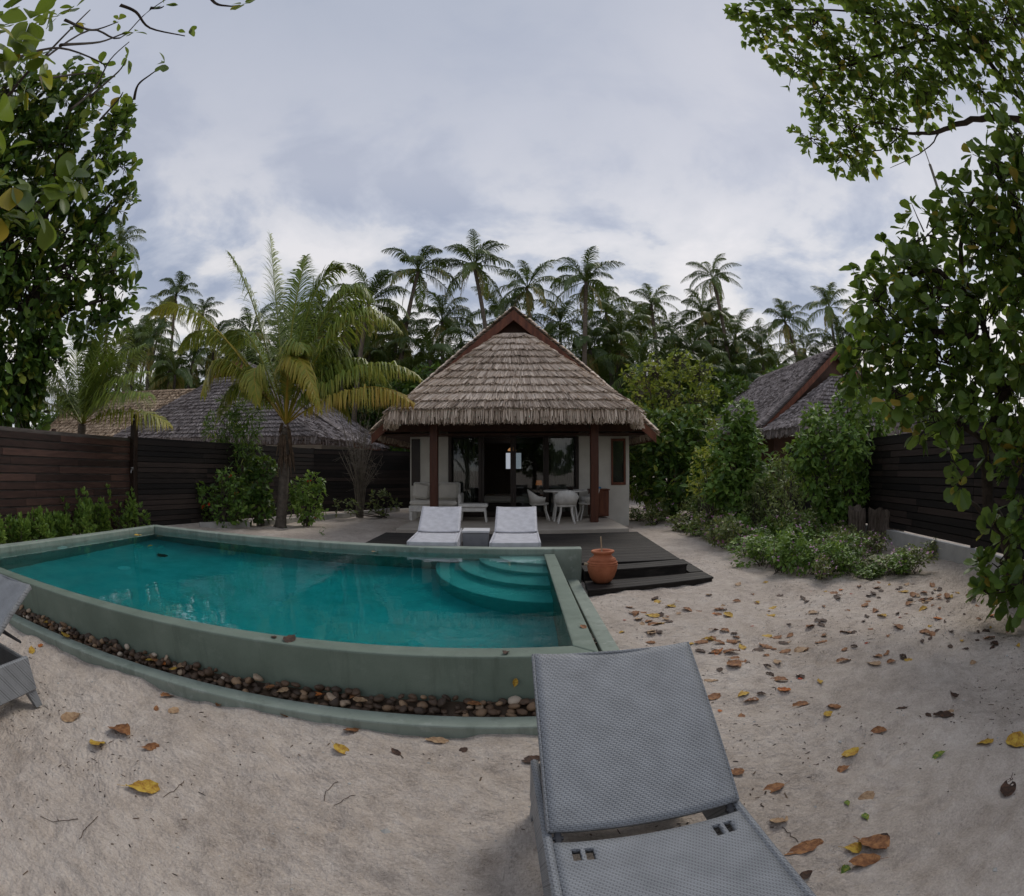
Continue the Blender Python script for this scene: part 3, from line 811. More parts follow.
# ------------------------------------------------------------------ fences
def fence(name, pts, zt, z0, bh, gap, label, matl, post_h=None, plinth=0, two_side=True):
    root = empty(name, (*pts[0], 0), label, 'fence')
    o0 = Vector((*pts[0], 0))
    for (ax, ay), (bx, by) in zip(pts[:-1], pts[1:]):
        a, c = Vector((ax, ay, 0)) - o0, Vector((bx, by, 0)) - o0
        m = MB(); z = z0 + .03
        while z + bh < zt + .01:
            L = (c - a).length; k = 0; s = 0
            while s < L - .01:
                e = min(L, s + rng.uniform(1.8, 3.2))
                p, q_ = a + (c - a) * (s / L), a + (c - a) * ((e - .006) / L)
                p.z = q_.z = z + bh / 2
                off = rng.uniform(-.004, .004)
                nrm = Vector((-(c - a).y, (c - a).x, 0)).normalized()
                m.bar(p + nrm * off, q_ + nrm * off, .028, bh - rng.uniform(0, .006), var=rng.uniform(0, 1))
                s = e
            z += bh + gap
        m.build('slats', matl, root)
        nrm = Vector((-(c - a).y, (c - a).x, 0)).normalized()
        sgn = 1 if (nrm.dot(-(a + o0)) < 0) else -1
        m = MB(); back = nrm * sgn * .028
        for zz in np.arange(z0 + .03 + bh * .5 + gap * .5, zt - bh * .4, bh + gap):
            p, q_ = a + back, c + back
            p, q_ = Vector((p.x, p.y, zz + bh * .5)), Vector((q_.x, q_.y, zz + bh * .5))
            m.bar(p, q_, .02, bh * .9, var=.15)
        m.build('backing_slats', M['fence_back'] if matl is M['fence'] else matl, root)
        if plinth:
            m = MB(); p, q_ = a.copy(), c.copy(); p.z = q_.z = plinth / 2 - .06
            m.bar(p, q_, .16, plinth + .12); m.build('plinth', M['plinth'], root)
        npost = max(1, int((c - a).length / 2.4))
        for i in range(npost + 1):
            p = a + (c - a) * (i / npost) + nrm * sgn * .075
            m = MB(); m.box(p.x - .045, p.x + .045, p.y - .045, p.y + .045, plinth if plinth else 0, zt + .02)
            m.build('post', matl, root)
    return root
fence('slatted_fence', [(-10.4, -4.0), (-9.32, 10.12)], 2.30, 0.05, .135, .030, 'brown horizontal board fence on the left behind the upright hedge plants', M['fence'])
fence('slatted_fence', [(-9.18, 10.25), (-6.9, 17.8), (-2.9, 22.3)], 2.30, 0.05, .12, .016, 'dark board fence between the tall lamp post and the villa, behind the palm', M['fence_black'])
fence('slatted_fence', [(5.2, -1.0), (6.95, 5.2), (7.65, 8.7), (8.05, 13.9)], 2.09, .27, .115, .014, 'nearly black board fence on a pale plinth behind the flower bed', M['fence_black'], plinth=.26)
pst = empty('lamp_post', (-9.23, 10.14, 0), 'tall dark square post with a small light where the left fence bends', 'post')
MB().box(-.085, .085, -.085, .085, 0, 2.86, bev=.01).build('post', M['darkwood'], pst)
m = MB(); m.lathe([(.03, 0), (.035, .03), (.02, .05)], 12); o = m.build('spotlight', M['metal'], pst); o.location = (.05, -.10, 2.72); o.rotation_euler = (R(90), 0, 0)
m = MB(); m.tube([(.05, -.09, 1.50), (.05, -.16, 1.50), (.05, -.17, 1.42)], .018); m.lathe([(.04, 0), (.04, .03)], 10, (.05, -.12, 1.53)); m.build('tap', M['metal'], pst)
kr = MB()
for a, c in (((-8.2, 11.95), (-7.1, 13.0)), ((-6.9, 13.5), (-5.95, 15.9)), ((-5.9, 16.05), (-4.35, 20.4))):
    kr.bar((*a, .06), (*c, .06), .12, .18)
tag(kr.build('border_kerb', M['plinth']), kind='structure')

# ------------------------------------------------------------------ loungers
def holed_panel(m, x0, x1, y0, y1, zf, th, holes, nx=24, ny=30):
    xs = sorted(set(list(np.linspace(x0, x1, nx)) + [h[i] for h in holes for i in (0, 1)]))
    ys = sorted(set(list(np.linspace(y0, y1, ny)) + [h[i] for h in holes for i in (2, 3)]))
    def in_h(x, y): return any(h[0] < x < h[1] and h[2] < y < h[3] for h in holes)
    vid = {}; V = []
    def vt(i, j, k):
        if (i, j, k) not in vid:
            vid[(i, j, k)] = len(V); V.append((xs[i], ys[j], zf(xs[i], ys[j]) - (th if k else 0)))
        return vid[(i, j, k)]
    solid = {(i, j) for i in range(len(xs) - 1) for j in range(len(ys) - 1) if not in_h((xs[i] + xs[i + 1]) / 2, (ys[j] + ys[j + 1]) / 2)}
    F = []
    for i, j in solid:
        F.append((vt(i, j, 0), vt(i + 1, j, 0), vt(i + 1, j + 1, 0), vt(i, j + 1, 0)))
        F.append((vt(i, j + 1, 1), vt(i + 1, j + 1, 1), vt(i + 1, j, 1), vt(i, j, 1)))
        for (di, dj), (p, q_) in (((0, -1), ((i, j), (i + 1, j))), ((1, 0), ((i + 1, j), (i + 1, j + 1))), ((0, 1), ((i + 1, j + 1), (i, j + 1))), ((-1, 0), ((i, j + 1), (i, j)))):
            if (i + di, j + dj) not in solid:
                F.append((vt(*q_, 0), vt(*p, 0), vt(*p, 1), vt(*q_, 1)))
    m.add(V, F)

def make_lounger(label, group, mat):
    root = empty('sun_lounger', (0, 0, 0), label, 'sun lounger', group=group)
    sag = lambda x, y: .345 + .012 * (x / .36) ** 2
    slots = [(s * .248 + d, s * .248 + d + .030, -.125, -.055) for s in (-1, 1) for d in (-.036, .008)]
    m = MB(); holed_panel(m, -.338, .338, -1.18, -.012, sag, .03, slots); m.build('seat', mat, root, True)
    m = MB()
    for s in (-1, 1):
        m.box(min(s * .338, s * .370), max(s * .338, s * .370), -1.2, .62, .12, .362, bev=.010)
    m.box(-.338, .338, -1.2, -1.182, .12, .352, bev=.006); m.box(-.338, .338, .575, .62, .12, .345, bev=.012)
    m.build('frame', mat, root)
    for sx in (-1, 1):
        for yy, dy in ((-1.13, -.03), (.56, .03)):
            m = MB()
            x = sx * .318
            m.add([(x - .045, yy - .05, .125), (x + .03 + .005 * sx, yy - .05, .125), (x + .03 + .005 * sx, yy + .05, .125), (x - .045, yy + .05, .125),
                   (x - .03 + sx * .02, yy - .035 + dy, 0), (x + .025 + sx * .02, yy - .035 + dy, 0), (x + .025 + sx * .02, yy + .035 + dy, 0), (x - .03 + sx * .02, yy + .035 + dy, 0)],
                  [(0, 1, 2, 3), (7, 6, 5, 4), (0, 4, 5, 1), (1, 5, 6, 2), (2, 6, 7, 3), (3, 7, 4, 0)])
            m.build('leg', mat, root)
    m = MB(); holed_panel(m, -.345, .345, .045, .93, lambda x, y: .018 * (x / .345) ** 2 - .006 + .004 * math.sin(y * 3), .028, [], 22, 26)
    for s in (-1, 1): m.box(min(s * .345, s * .356), max(s * .345, s * .356), .045, .93, -.022, .016, bev=.004)
    m.box(-.345, .345, .922, .937, -.034, .0, bev=.004)
    back = m.build('backrest', mat, root, True)
    back.location = (0, 0, .345); back.rotation_euler = (R(29.5), 0, 0)
    for s in (-1, 1):
        m = MB(); m.box(s * .318 - .012, s * .318 + .012, -.03, .055, -.024, -.002, bev=.004); m.tube([(s * .318 - .018, .02, -.012), (s * .318 + .018, .02, -.012)], .010)
        m.build('hinge', M['rubber'], back)
    m = MB(); m.tube([(-.2, .5, -.03), (-.2, .62, -.28), (.2, .62, -.28), (.2, .5, -.03)], .011); m.build('back_stay', M['rubber'], back)
    return root

L0 = make_lounger('large grey wicker lounger with raised back, closest to the camera on the sand', 'wicker sun loungers', M['weave'])
L0.location = (.468, 1.395, 0); L0.rotation_euler = (0, 0, R(2.3))
L1 = copy_tree(L0); L1['label'] = 'grey wicker lounger at the left edge, only its back and corner showing'
L1.location = (-3.42, 1.18, 0); L1.rotation_euler = (0, 0, R(2))
PB = make_lounger('pale wicker lounger on the deck, left of the grey side table', 'pale loungers on the deck', M['weave_pale'])
PB.location = (-1.22, 8.88, .202); PB.rotation_euler = (0, 0, R(3))
for c in children(PB):
    if c.name.startswith('backrest'): c.rotation_euler = (R(24), 0, 0)
P2 = copy_tree(PB); P2['label'] = 'pale wicker lounger on the deck, between the side table and the clay pot'
P2.location = (.06, 8.88, .202); P2.rotation_euler = (0, 0, R(-1))
st = empty('side_table', (-.60, 9.0, .202), 'grey cube side table with a white top between two pale loungers', 'side table')
MB().box(-.21, .21, -.21, .21, 0, .36, bev=.008).build('body', M['box_grey'], st)
MB().box(-.225, .225, -.225, .225, .362, .40, bev=.006).build('table_top', M['top_white'], st)

# ------------------------------------------------------------------ clay pot
pot = empty('clay_pot', (1.20, 7.07, .072), 'round terracotta water pot with a stick, on the lower deck step', 'pot')
m = MB(); m.lathe([(.02, .012), (.10, 0), (.125, .015), (.165, .08), (.195, .16), (.205, .23), (.195, .285), (.17, .325), (.172, .335), (.145, .35), (.120, .375), (.118, .395), (.145, .41), (.158, .425), (.156, .44), (.140, .445), (.112, .43), (.10, .39), (.13, .33), (.17, .24), (.15, .12), (.06, .05), (.01, .045)], 36)
m.build('pot_body', M['terracotta'], pot, True)
m = MB()
for zz, rr in ((.255, .203), (.285, .198), (.318, .178)):
    n = 36
    m.tube([(rr * math.cos(t), rr * math.sin(t), zz) for t in np.linspace(0, 2 * math.pi, n)], .006, 6)
m.build('band', M['terracotta'], pot, True)
m = MB(); m.tube([(-.18, -.02, .26), (-.25, -.03, .27)], [.016, .02], 10); m.build('spout', M['stick'], pot)
dp = empty('ladle', (1.20, 7.07, .12), 'pale wooden ladle handle standing in the terracotta pot', 'ladle')
m = MB(); m.tube([(.02, .02, 0), (-.03, .0, .58)], .011, 8); m.build('handle', M['stick'], dp)
m = MB(); m.lathe([(.01, -.05), (.045, -.03), (.05, .02)], 14, (.02, .02, 0)); m.build('cup', M['stick'], dp)

# ------------------------------------------------------------------ terrace furniture
TZ = .35
sofa = empty('daybed', (-1.92, 13.5, TZ), 'cream cushioned wicker sofa against the villa wall behind the left post', 'sofa')
MB().box(-.62, .60, -.38, .40, .20, .36, bev=.02).build('frame', M['weave_white'], sofa)
for x in (-.57, .55):
    for y in (-.33, .35):
        m = MB(); m.box(x - .035, x + .035, y - .035, y + .035, 0, .21); m.build('leg', M['weave_white'], sofa)
MB().box(-.60, .58, -.38, .30, .362, .49, bev=.04).build('seat_cushion', M['cream'], sofa)
MB().box(-.62, .60, .30, .42, .36, .92, bev=.03).build('backrest', M['weave_white'], sofa)
MB().box(-.02, .56, .16, .30, .49, .90, bev=.05).build('back_cushion', M['cream'], sofa)
MB().box(-.58, -.04, .16, .30, .49, .90, bev=.05).build('back_cushion', M['cream'], sofa)
MB().box(.60, .68, -.36, .40, .2, .66, bev=.03).build('arm', M['weave_white'], sofa)
pl = MB().box(-.2, .2, -.06, .06, -.2, .2, bev=.05).build('throw_pillow', M['cream']); pl.location = (-2.3, 13.56, TZ + .70); pl.rotation_euler = (R(-18), R(8), R(12))
tag(pl, 'cream square pillow leaning on the sofa cushions', 'pillow')
ct = empty('coffee_table', (-.92, 12.95, TZ), 'low white wicker coffee table beside the cream sofa', 'table')
MB().box(-.34, .34, -.22, .22, .36, .44, bev=.012).build('table_top', M['weave_white'], ct)
MB().box(-.30, .30, -.18, .18, .25, .358, bev=.01).build('apron', M['weave_white'], ct)
for x in (-.28, .28):
    for y in (-.16, .16):
        m = MB(); m.tube([(x, y, .26), (x * 1.04, y * 1.04, .1), (x * 1.12, y * 1.12, 0)], [.026, .02, .022], 8); m.build('leg', M['weave_white'], ct)
dt = empty('dining_table', (1.28, 13.15, TZ), 'round white wicker dining table between three chairs on the terrace', 'table')
m = MB(); m.lathe([(.50, .70), (.525, .71), (.525, .735), (.50, .745)], 32); m.build('table_top', M['weave_white'], dt, False)
for a in (45, 135, 225, 315):
    x, y = .36 * math.cos(R(a)), .36 * math.sin(R(a))
    m = MB(); m.tube([(x, y, .70), (x * .9, y * .9, .35), (x * 1.1, y * 1.1, 0)], [.03, .022, .024], 8); m.build('leg', M['weave_white'], dt)
def make_chair(label):
    root = empty('wicker_chair', (0, 0, 0), label, 'chair', group='white wicker chairs round the terrace table')
    m = MB(); m.lathe([(.20, .38), (.235, .40), (.235, .43), (.19, .445)], 22); m.build('seat', M['weave_white'], root, True)
    V = []; n = 22
    for k in range(n + 1):
        a = R(-25 + 230 * k / n)
        hgt_ = .58 + .19 * max(0, math.sin(a)) ** 1.2
        for z, r_ in ((.42, .235), ((.42 + hgt_) / 2 + .02, .265), (hgt_, .30), (hgt_ - .004, .275), ((.42 + hgt_) / 2, .242), (.43, .21)):
            V.append((r_ * math.cos(a), r_ * math.sin(a), z))
    F = [(k * 6 + i, (k + 1) * 6 + i, (k + 1) * 6 + (i + 1) % 6, k * 6 + (i + 1) % 6) for k in range(n) for i in range(6)]
    m = MB(); m.add(V, F); m.build('backrest', M['weave_white'], root, True)
    for a in (50, 130, 230, 310):
        x, y = math.cos(R(a)), math.sin(R(a))
        m = MB(); m.tube([(x * .19, y * .19, .40), (x * .20, y * .20, .25), (x * .30, y * .30, 0)], [.022, .017, .018], 8); m.build('leg', M['weave_white'], root)
    return root
ch = make_chair('white wicker armchair left of the round terrace table'); ch.location = (.66, 13.25, TZ); ch.rotation_euler = (0, 0, R(95))
c2 = copy_tree(ch); c2['label'] = 'white wicker armchair with its back to the pool, in front of the round table'; c2.location = (1.25, 12.55, TZ); c2.rotation_euler = (0, 0, R(178))
c3 = copy_tree(ch); c3['label'] = 'white wicker armchair behind the right porch post, at the round table'; c3.location = (1.86, 13.25, TZ); c3.rotation_euler = (0, 0, R(-85))
cab = empty('cabinet', (2.22, 13.85, TZ), 'red brown slatted cabinet against the wall right of the dining table', 'cabinet')
MB().box(-.24, .24, -.22, .22, .04, .70, bev=.01).build('body', M['redwood'], cab)
for k in range(2): MB().box(-.225 + k * .23, -.005 + k * .23, -.236, -.222, .07, .66).build('door', M['redwood'], cab)
MB().box(-.26, .26, -.24, .23, .702, .735, bev=.006).build('table_top', M['redwood'], cab)
bt = MB().box(-.12, .12, -.09, .09, 0, .05, bev=.018).build('folded_towel', M['blue']); bt.location = (2.16, 13.82, TZ + .737); tag(bt, 'small folded blue towel on top of the red brown cabinet', 'towel')
fr_ = empty('fruit_bowl', (1.42, 13.1, TZ + .747), 'small dark bowl on the round terrace table', 'bowl')
m = MB(); m.lathe([(.05, 0), (.06, .01), (.13, .06), (.135, .065), (.11, .05), (.03, .02)], 20); m.build('bowl', M['darkwood'], fr_, True)

VS = 1.056   # the villa and everything standing in it is built a little small; bring it to its real size and distance
villa.location = (.05 * VS, 13 * VS, -.09); villa.scale = (VS, VS, VS)
for o in (lamp, st_in, cl, bed, sofa, pl, ct, dt, ch, c2, c3, cab, bt, fr_):
    x_, y_, z_ = o.location; o.location = (x_ * VS, y_ * VS, z_ * VS - .09); o.scale = (VS, VS, VS)
# ------------------------------------------------------------------ foliage helpers
def unit(v): return v / np.maximum(np.linalg.norm(v, axis=-1, keepdims=True), 1e-9)

T_OBOV = (np.array([(0, 0, 0), (-.11, .3, .02), (0, .28, -.015), (.11, .3, .02), (-.24, .62, .035), (0, .6, -.03), (.24, .62, .035), (-.19, .88, .02), (0, .88, -.035), (.19, .88, .02), (0, 1., -.05)]),
          [np.array([(1, 2, 5, 4), (2, 3, 6, 5), (4, 5, 8, 7), (5, 6, 9, 8)]), np.array([(0, 2, 1), (0, 3, 2), (7, 8, 10), (8, 9, 10)])])
def obov_hi(nr=9):
    V, F = [], []
    for i in range(nr):
        t = i / (nr - 1)
        w_ = .03 + .25 * math.sin(min(1., .02 + t * .98) ** 1.45 * math.pi) ** .75
        for s_ in (-1, -.5, 0, .5, 1):
            V.append((s_ * w_, t, .10 * s_ * s_ * w_ * 2 - .10 * t * t + (0 if s_ else -.012)))
    F = [(i * 5 + j, i * 5 + j + 1, i * 5 + 6 + j, i * 5 + 5 + j) for i in range(nr - 1) for j in range(4)]
    return np.array(V), [np.array(F)]
T_HI = obov_hi()
T_DIAM = (np.array([(0, 0, 0), (.23, .5, .04), (0, 1, -.05), (-.23, .5, .04)]), [np.array([(0, 1, 2, 3)])])
T_HEART = (np.array([(0, 0, 0), (-.30, .12, .02), (.30, .12, .02), (-.34, .42, .04), (.34, .42, .04), (0, .4, -.03), (0, 1, -.06)]),
           [np.array([(0, 5, 3, 1), (0, 2, 4, 5), (5, 4, 6, 3)])])
T_LANCE = (np.array([(0, 0, 0), (.09, .45, .02), (0, 1, -.08), (-.09, .45, .02)]), [np.array([(0, 1, 2, 3)])])

def leaves(P, D, U, size, tmpl, var, width=1.0):
    """leaf cards: P base points, D leaf directions, U approximate leaf-face normals"""
    P, D, U = (np.asarray(a, float) for a in (P, D, U))
    D = unit(D); X_ = unit(np.cross(D, U)); Z_ = np.cross(X_, D)
    T, Fs = tmpl
    n, k = len(P), len(T)
    size = np.broadcast_to(size, (n,))[:, None, None]
    V = P[:, None] + size * (T[None, :, 0:1] * X_[:, None] * width + T[None, :, 1:2] * D[:, None] + T[None, :, 2:3] * Z_[:, None])
    off = (np.arange(n) * k)[:, None, None]
    F = [(f[None] + off).reshape(-1, f.shape[1]) for f in Fs]
    return V.reshape(-1, 3), F, np.repeat(np.broadcast_to(var, (n,)), k)

def merge(parts):
    Vs, F3, F4, va, off = [], [], [], [], 0
    for V, F, v in parts:
        Vs.append(V); va.append(v)
        for f in F: (F3 if f.shape[1] == 3 else F4).append(f + off)
        off += len(V)
    Fs = ([np.concatenate(F4)] if F4 else []) + ([np.concatenate(F3)] if F3 else [])
    return np.concatenate(Vs), Fs, np.concatenate(va)

def rosettes(P, axis_, nleaf, size, tmpl, g, spread=(.5, 1.45), vmu=.45, vsd=.22, droop=.25, width=1.0):
    """whorls of leaves at twig tips P"""
    P = np.repeat(P, nleaf, 0); A = unit(np.repeat(axis_, nleaf, 0) + g.normal(0, .05, P.shape))
    n = len(P)
    t = unit(np.cross(A, g.normal(size=(n, 3))))
    th = g.uniform(*spread, n)[:, None]
    D = A * np.cos(th) + t * np.sin(th) - np.array([0, 0, 1.]) * droop * g.uniform(0, 1, n)[:, None]
    U = A + np.array([0, 0, .6]) + g.normal(0, .3, (n, 3))
    s = size * g.uniform(.42, 1.25, n)
    cl = np.repeat(g.normal(0, .12, n // nleaf), nleaf)
    return leaves(P + D * .02, D, U, s, tmpl, np.clip(g.normal(vmu, vsd, n) + cl, 0, 1), width)

def blob_points(c, r, n, g, shell=.5):
    d = unit(g.normal(size=(n, 3))); k = (shell + (1 - shell) * g.uniform(0, 1, n) ** .6)
    return np.asarray(c) + d * np.asarray(r) * k[:, None], d

def tree(name, label, cat, base, limbs, blobs, leafsize, nros, nleaf, tmpl, lm, bm, g, trunk_r=.15, group=None, twig_r=.008, vmu=.45, droop=.25, spread=(.5, 1.45), shell=.35, width=1.0, twig_frac=.5, vsd=.22, fit=1.0):
    """base: trunk foot; limbs: list of polylines (first is the trunk); blobs: (centre, radii, weight)"""
    root = empty(name, base, label, cat, group=group)
    B = np.asarray(base, float)
    m = MB()
    for k, (pl_, r0, r1) in enumerate(limbs):
        pl_ = [np.asarray(p, float) - B for p in pl_]
        # smooth the polyline
        pts = []
        for i in range(len(pl_) - 1):
            p0, p1, p2, p3 = pl_[max(i - 1, 0)], pl_[i], pl_[i + 1], pl_[min(i + 2, len(pl_) - 1)]
            for t in np.linspace(0, 1, 6)[:-1]:
                pts.append(.5 * ((2 * p1) + (-p0 + p2) * t + (2 * p0 - 5 * p1 + 4 * p2 - p3) * t * t + (-p0 + 3 * p1 - 3 * p2 + p3) * t ** 3))
        pts.append(pl_[-1])
        pts = np.array(pts); pts[1:-1] += g.normal(0, min(r0, .05) * .35, pts[1:-1].shape)
        m.tube(pts, np.linspace(r0, r1, len(pts)), 9 if r0 > .05 else 6)
    parts = []
    for c, r, wgt in blobs:
        c = np.asarray(c, float) - B; r = np.broadcast_to(np.asarray(r, float), (3,))
        n = max(3, int(nros * wgt))
        P, d = blob_points(c, r, n, g, shell)
        ax_ = unit(d + np.array([0, 0, .55]))
        parts.append(rosettes(P, ax_, nleaf, leafsize, tmpl, g, spread, vmu, vsd, droop, width))
        for k in range(int(n * twig_frac)):
            s = c + (P[k] - c) * .1 + g.normal(0, .1, 3) * r
            mid = (s + P[k]) / 2 + g.normal(0, .12, 3) * r
            m.tube([s, mid, P[k]], [twig_r * 1.8, twig_r * 1.2, twig_r * .7], 4, cap=False)
    m.build('trunk', bm, root, True)
    V, F, va = merge(parts)
    np_mesh('crown', V, F, lm, root, va)
    return root

# ------------------------------------------------------------------ palms
def frond(O, C, T, g, nl=46, ll=.62, lw=.028, yellow=0., hang=.35, stem=.16, segs=2, up=None, tipyel=.15, r0=.022):
    """pinnate frond along a quadratic curve O-C-T; returns leaflet and rachis arrays"""
    O, C, T = (np.asarray(a, float) for a in (O, C, T))
    def B(t): t = np.asarray(t)[..., None]; return (1 - t) ** 2 * O + 2 * t * (1 - t) * C + t * t * T
    def dB(t): t = np.asarray(t)[..., None]; return unit(2 * (1 - t) * (C - O) + 2 * t * (T - C))
    t = stem + (1 - stem) * (np.arange(nl) + .3) / nl
    prof = np.sin(np.clip((t - stem) / (1 - stem), 0, 1) ** .75 * math.pi * .93 + .16) ** .7
    prof = np.clip(prof, .22, 1)
    parts = []
    p, d = B(t), dB(t)
    side0 = unit(np.cross(d, np.array([0, 0, 1.])))
    nrm = np.cross(side0, d)
    for s in (-1, 1):
        jit = g.normal(0, .13, (nl, 3))
        ld = unit(side0 * s * .95 + d * (.55 + .5 * t[:, None]) + nrm * (.28 - .55 * min(hang, 1.)) + jit)
        L = ll * prof * g.uniform(.85, 1.1, nl)
        q0 = p; q1 = p + ld * (L * .45)[:, None]
        hg = hang * g.uniform(.7, 1.3, nl)
        ld2 = unit(ld + np.array([0, 0, -1.]) * (hg * 1.6)[:, None]); q2 = q1 + ld2 * (L * .35)[:, None]
        ld3 = unit(ld2 + np.array([0, 0, -1.]) * (hg * 1.4)[:, None]); q3 = q2 + ld3 * (L * .25)[:, None]
        wv = unit(np.cross(ld, nrm + d * .35)) * (lw * g.uniform(.8, 1.2, nl))[:, None]
        pts = [q0 - wv * .6, q0 + wv * .6, q1 - wv, q1 + wv, q2 - wv * .7, q2 + wv * .7, q3]
        V = np.stack(pts, 1).reshape(-1, 3)
        off = (np.arange(nl) * 7)[:, None]
        F4 = np.concatenate([np.array([[0, 1, 3, 2]]) + off, np.array([[2, 3, 5, 4]]) + off])
        F3 = np.array([[4, 5, 6]]) + off
        b0 = np.clip(yellow + tipyel * (t - .5) + g.normal(0, .07, nl), 0, 1)
        va = np.stack([b0, b0, b0 + .03, b0 + .03, b0 + .10, b0 + .10, b0 + .18], 1)
        parts.append((V, [F4, F3], np.clip(va, 0, 1).ravel()))
    # rachis
    tt = np.linspace(0, 1, 12); pr = B(tt); dr = dB(tt); sx = unit(np.cross(dr, np.array([0, 0, 1.]))); sz = np.cross(sx, dr)
    rr = np.linspace(r0, r0 * .18, 12)[:, None]
    ring = np.stack([pr + sx * rr * 1.3, pr + sz * rr, pr - sx * rr * 1.3, pr - sz * rr * .6], 1).reshape(-1, 3)
    i, k = np.meshgrid(np.arange(11), np.arange(4)); i, k = i.ravel(), k.ravel()
    Fr = np.stack([i * 4 + k, i * 4 + (k + 1) % 4, i * 4 + 4 + (k + 1) % 4, i * 4 + 4 + k], 1)
    return parts, (ring, [Fr], np.full(len(ring), np.clip(yellow + .35, 0, .85)))

def frond_obj(name, fr_, lm, parent):
    parts, rc = fr_
    V, F, va = merge(parts + [rc])
    return np_mesh(name, V, F, lm, parent, va)

def palm_trunk(base, top, r0, r1, g, bend=.0, n=22):
    base, top = np.asarray(base, float), np.asarray(top, float)
    C = (base + top) / 2 + np.array([bend, bend * .4, 0])
    t = np.linspace(0, 1, n)[:, None]
    pts = (1 - t) ** 2 * base + 2 * t * (1 - t) * C + t * t * top
    rad = np.linspace(r0, r1, n) * (1 + .05 * np.cos(np.arange(n) * math.pi)); rad[0] *= 1.45; rad[1] *= 1.12
    m = MB(); m.tube(pts, rad, 12)
    return m

# the young coconut palm by the left fence
g = np.random.default_rng(21)
PBASE = np.array([-6.30, 13.45, 0.])
PTOP = at_y(286, 428, 13.45)
palm = empty('coconut_palm', PBASE, 'young coconut palm with yellowing drooping fronds in front of the left fence', 'palm tree')
palm_trunk((0, 0, -.05), PTOP - PBASE, .165, .13, g, .08, 26).build('trunk', M['bark'], palm, True)
m = MB()
for k in range(44):
    a = g.uniform(0, 6.28); p = PTOP - PBASE + np.array([0, 0, g.uniform(-.75, .15)]); rr = g.uniform(.13, .24)
    o_ = np.array([math.cos(a), math.sin(a), 0])
    m.tube([p + o_ * rr * .7, p + o_ * rr + (0, 0, -.12), p + o_ * (rr + .05) + (0, 0, -g.uniform(.3, .6))], [.035, .03, .006], 5)
m.build('fibre_sheath', M['fibre'], palm)
# tips in the picture: (x, y, depth, arch lift, yellow, leaflet hang, length of leaflets)
TIPS = [(270, 234, 13.6, (282, 330), .22, .2, .66), (228, 252, 13.2, (258, 290), .3, .3, .66), (150, 314, 12.8, (200, 275), .60, .6, .66),
        (203, 396, 12.4, (218, 318), .64, .8, .62), (306, 256, 14.4, (290, 320), .28, .3, .66), (342, 268, 13.8, (312, 262), .25, .35, .72),
        (374, 300, 13.4, (338, 255), .32, .5, .74), (400, 330, 13.0, (352, 270), .46, .6, .72), (420, 378, 12.6, (372, 335), .52, .7, .62),
        (415, 404, 12.1, (372, 362), .90, .85, .64), (320, 410, 11.9, (290, 300), .76, .85, .55), (352, 380, 14.5, (330, 300), .28, .6, .7),
        (228, 350, 14.6, (245, 290), .35, .6, .7), (258, 404, 12.2, (246, 325), .6, .85, .55), (178, 352, 13.6, (216, 290), .45, .9, .6), (215, 425, 12.9, (236, 345), .5, 1., .55),
        (350, 420, 13.0, (330, 345), .5, 1., .55), (392, 388, 13.9, (350, 318), .4, .9, .6), (305, 350, 12.3, (294, 318), .45, .7, .6)]
crown0 = PTOP - PBASE + np.array([0, 0, .1])
for x, y, Yd, (cx_, cy_), yel, hang, ll in TIPS:
    T = at_y(x, y, Yd) - PBASE; C = at_y(cx_, cy_, lerp(13.45, Yd, .55)) - PBASE
    T[2] += .0
    fo = frond(crown0, C, T, g, 125, ll * 1.5, .0205, yel * .78, hang * 1.15, .12, r0=.034)
    frond_obj('frond', fo, M['palm_leaf'], palm)

def palm_crown_mesh(seed, nf=19, L=3.3):
    g = np.random.default_rng(seed); parts = []
    for k in range(nf):
        a = k * 2.399 + g.uniform(-.3, .3); lv = k / nf
        el = R(78 - 95 * lv + g.uniform(-8, 8)); ln = L * g.uniform(.8, 1.12)
        h = np.array([math.cos(a), math.sin(a), 0])
        C = h * math.cos(el) * ln * .5 + np.array([0, 0, math.sin(el) * ln * .52 + .15])
        T = h * ln * (.35 + .55 * math.cos(el) * (1 - .25 * lv)) + np.array([0, 0, ln * (.80 * math.sin(el) - .30 - .25 * lv)])
        p, rc = frond((0, 0, 0), C, T, g, 56, .66, .022, float(np.clip(.40 + .40 * lv ** 3 + g.normal(0, .14), 0, .95)), .45 + .5 * lv, .13, r0=.03)
        parts += p + [rc]
    # dead hanging skirt + nuts
    for k in range(3):
        a = g.uniform(0, 6.28); h = np.array([math.cos(a), math.sin(a), 0])
        p, rc = frond((0, 0, -.15), h * .7 + (0, 0, -.4), h * .65 + (0, 0, -2.0), g, 22, .5, .03, .95, .9, .1)
        parts += p + [rc]
    V, F, va = merge(parts)
    o = np_mesh('crown', V, F, M['palm_far'], None, va); me = o.data
    bpy.data.objects.remove(o)
    return me
CR = [palm_crown_mesh(50 + i, 14 + i % 4, 3.0 + .12 * i) for i in range(8)]
g = np.random.default_rng(5)
COMMON = 'dark coconut palm in the dense grove behind the villas'
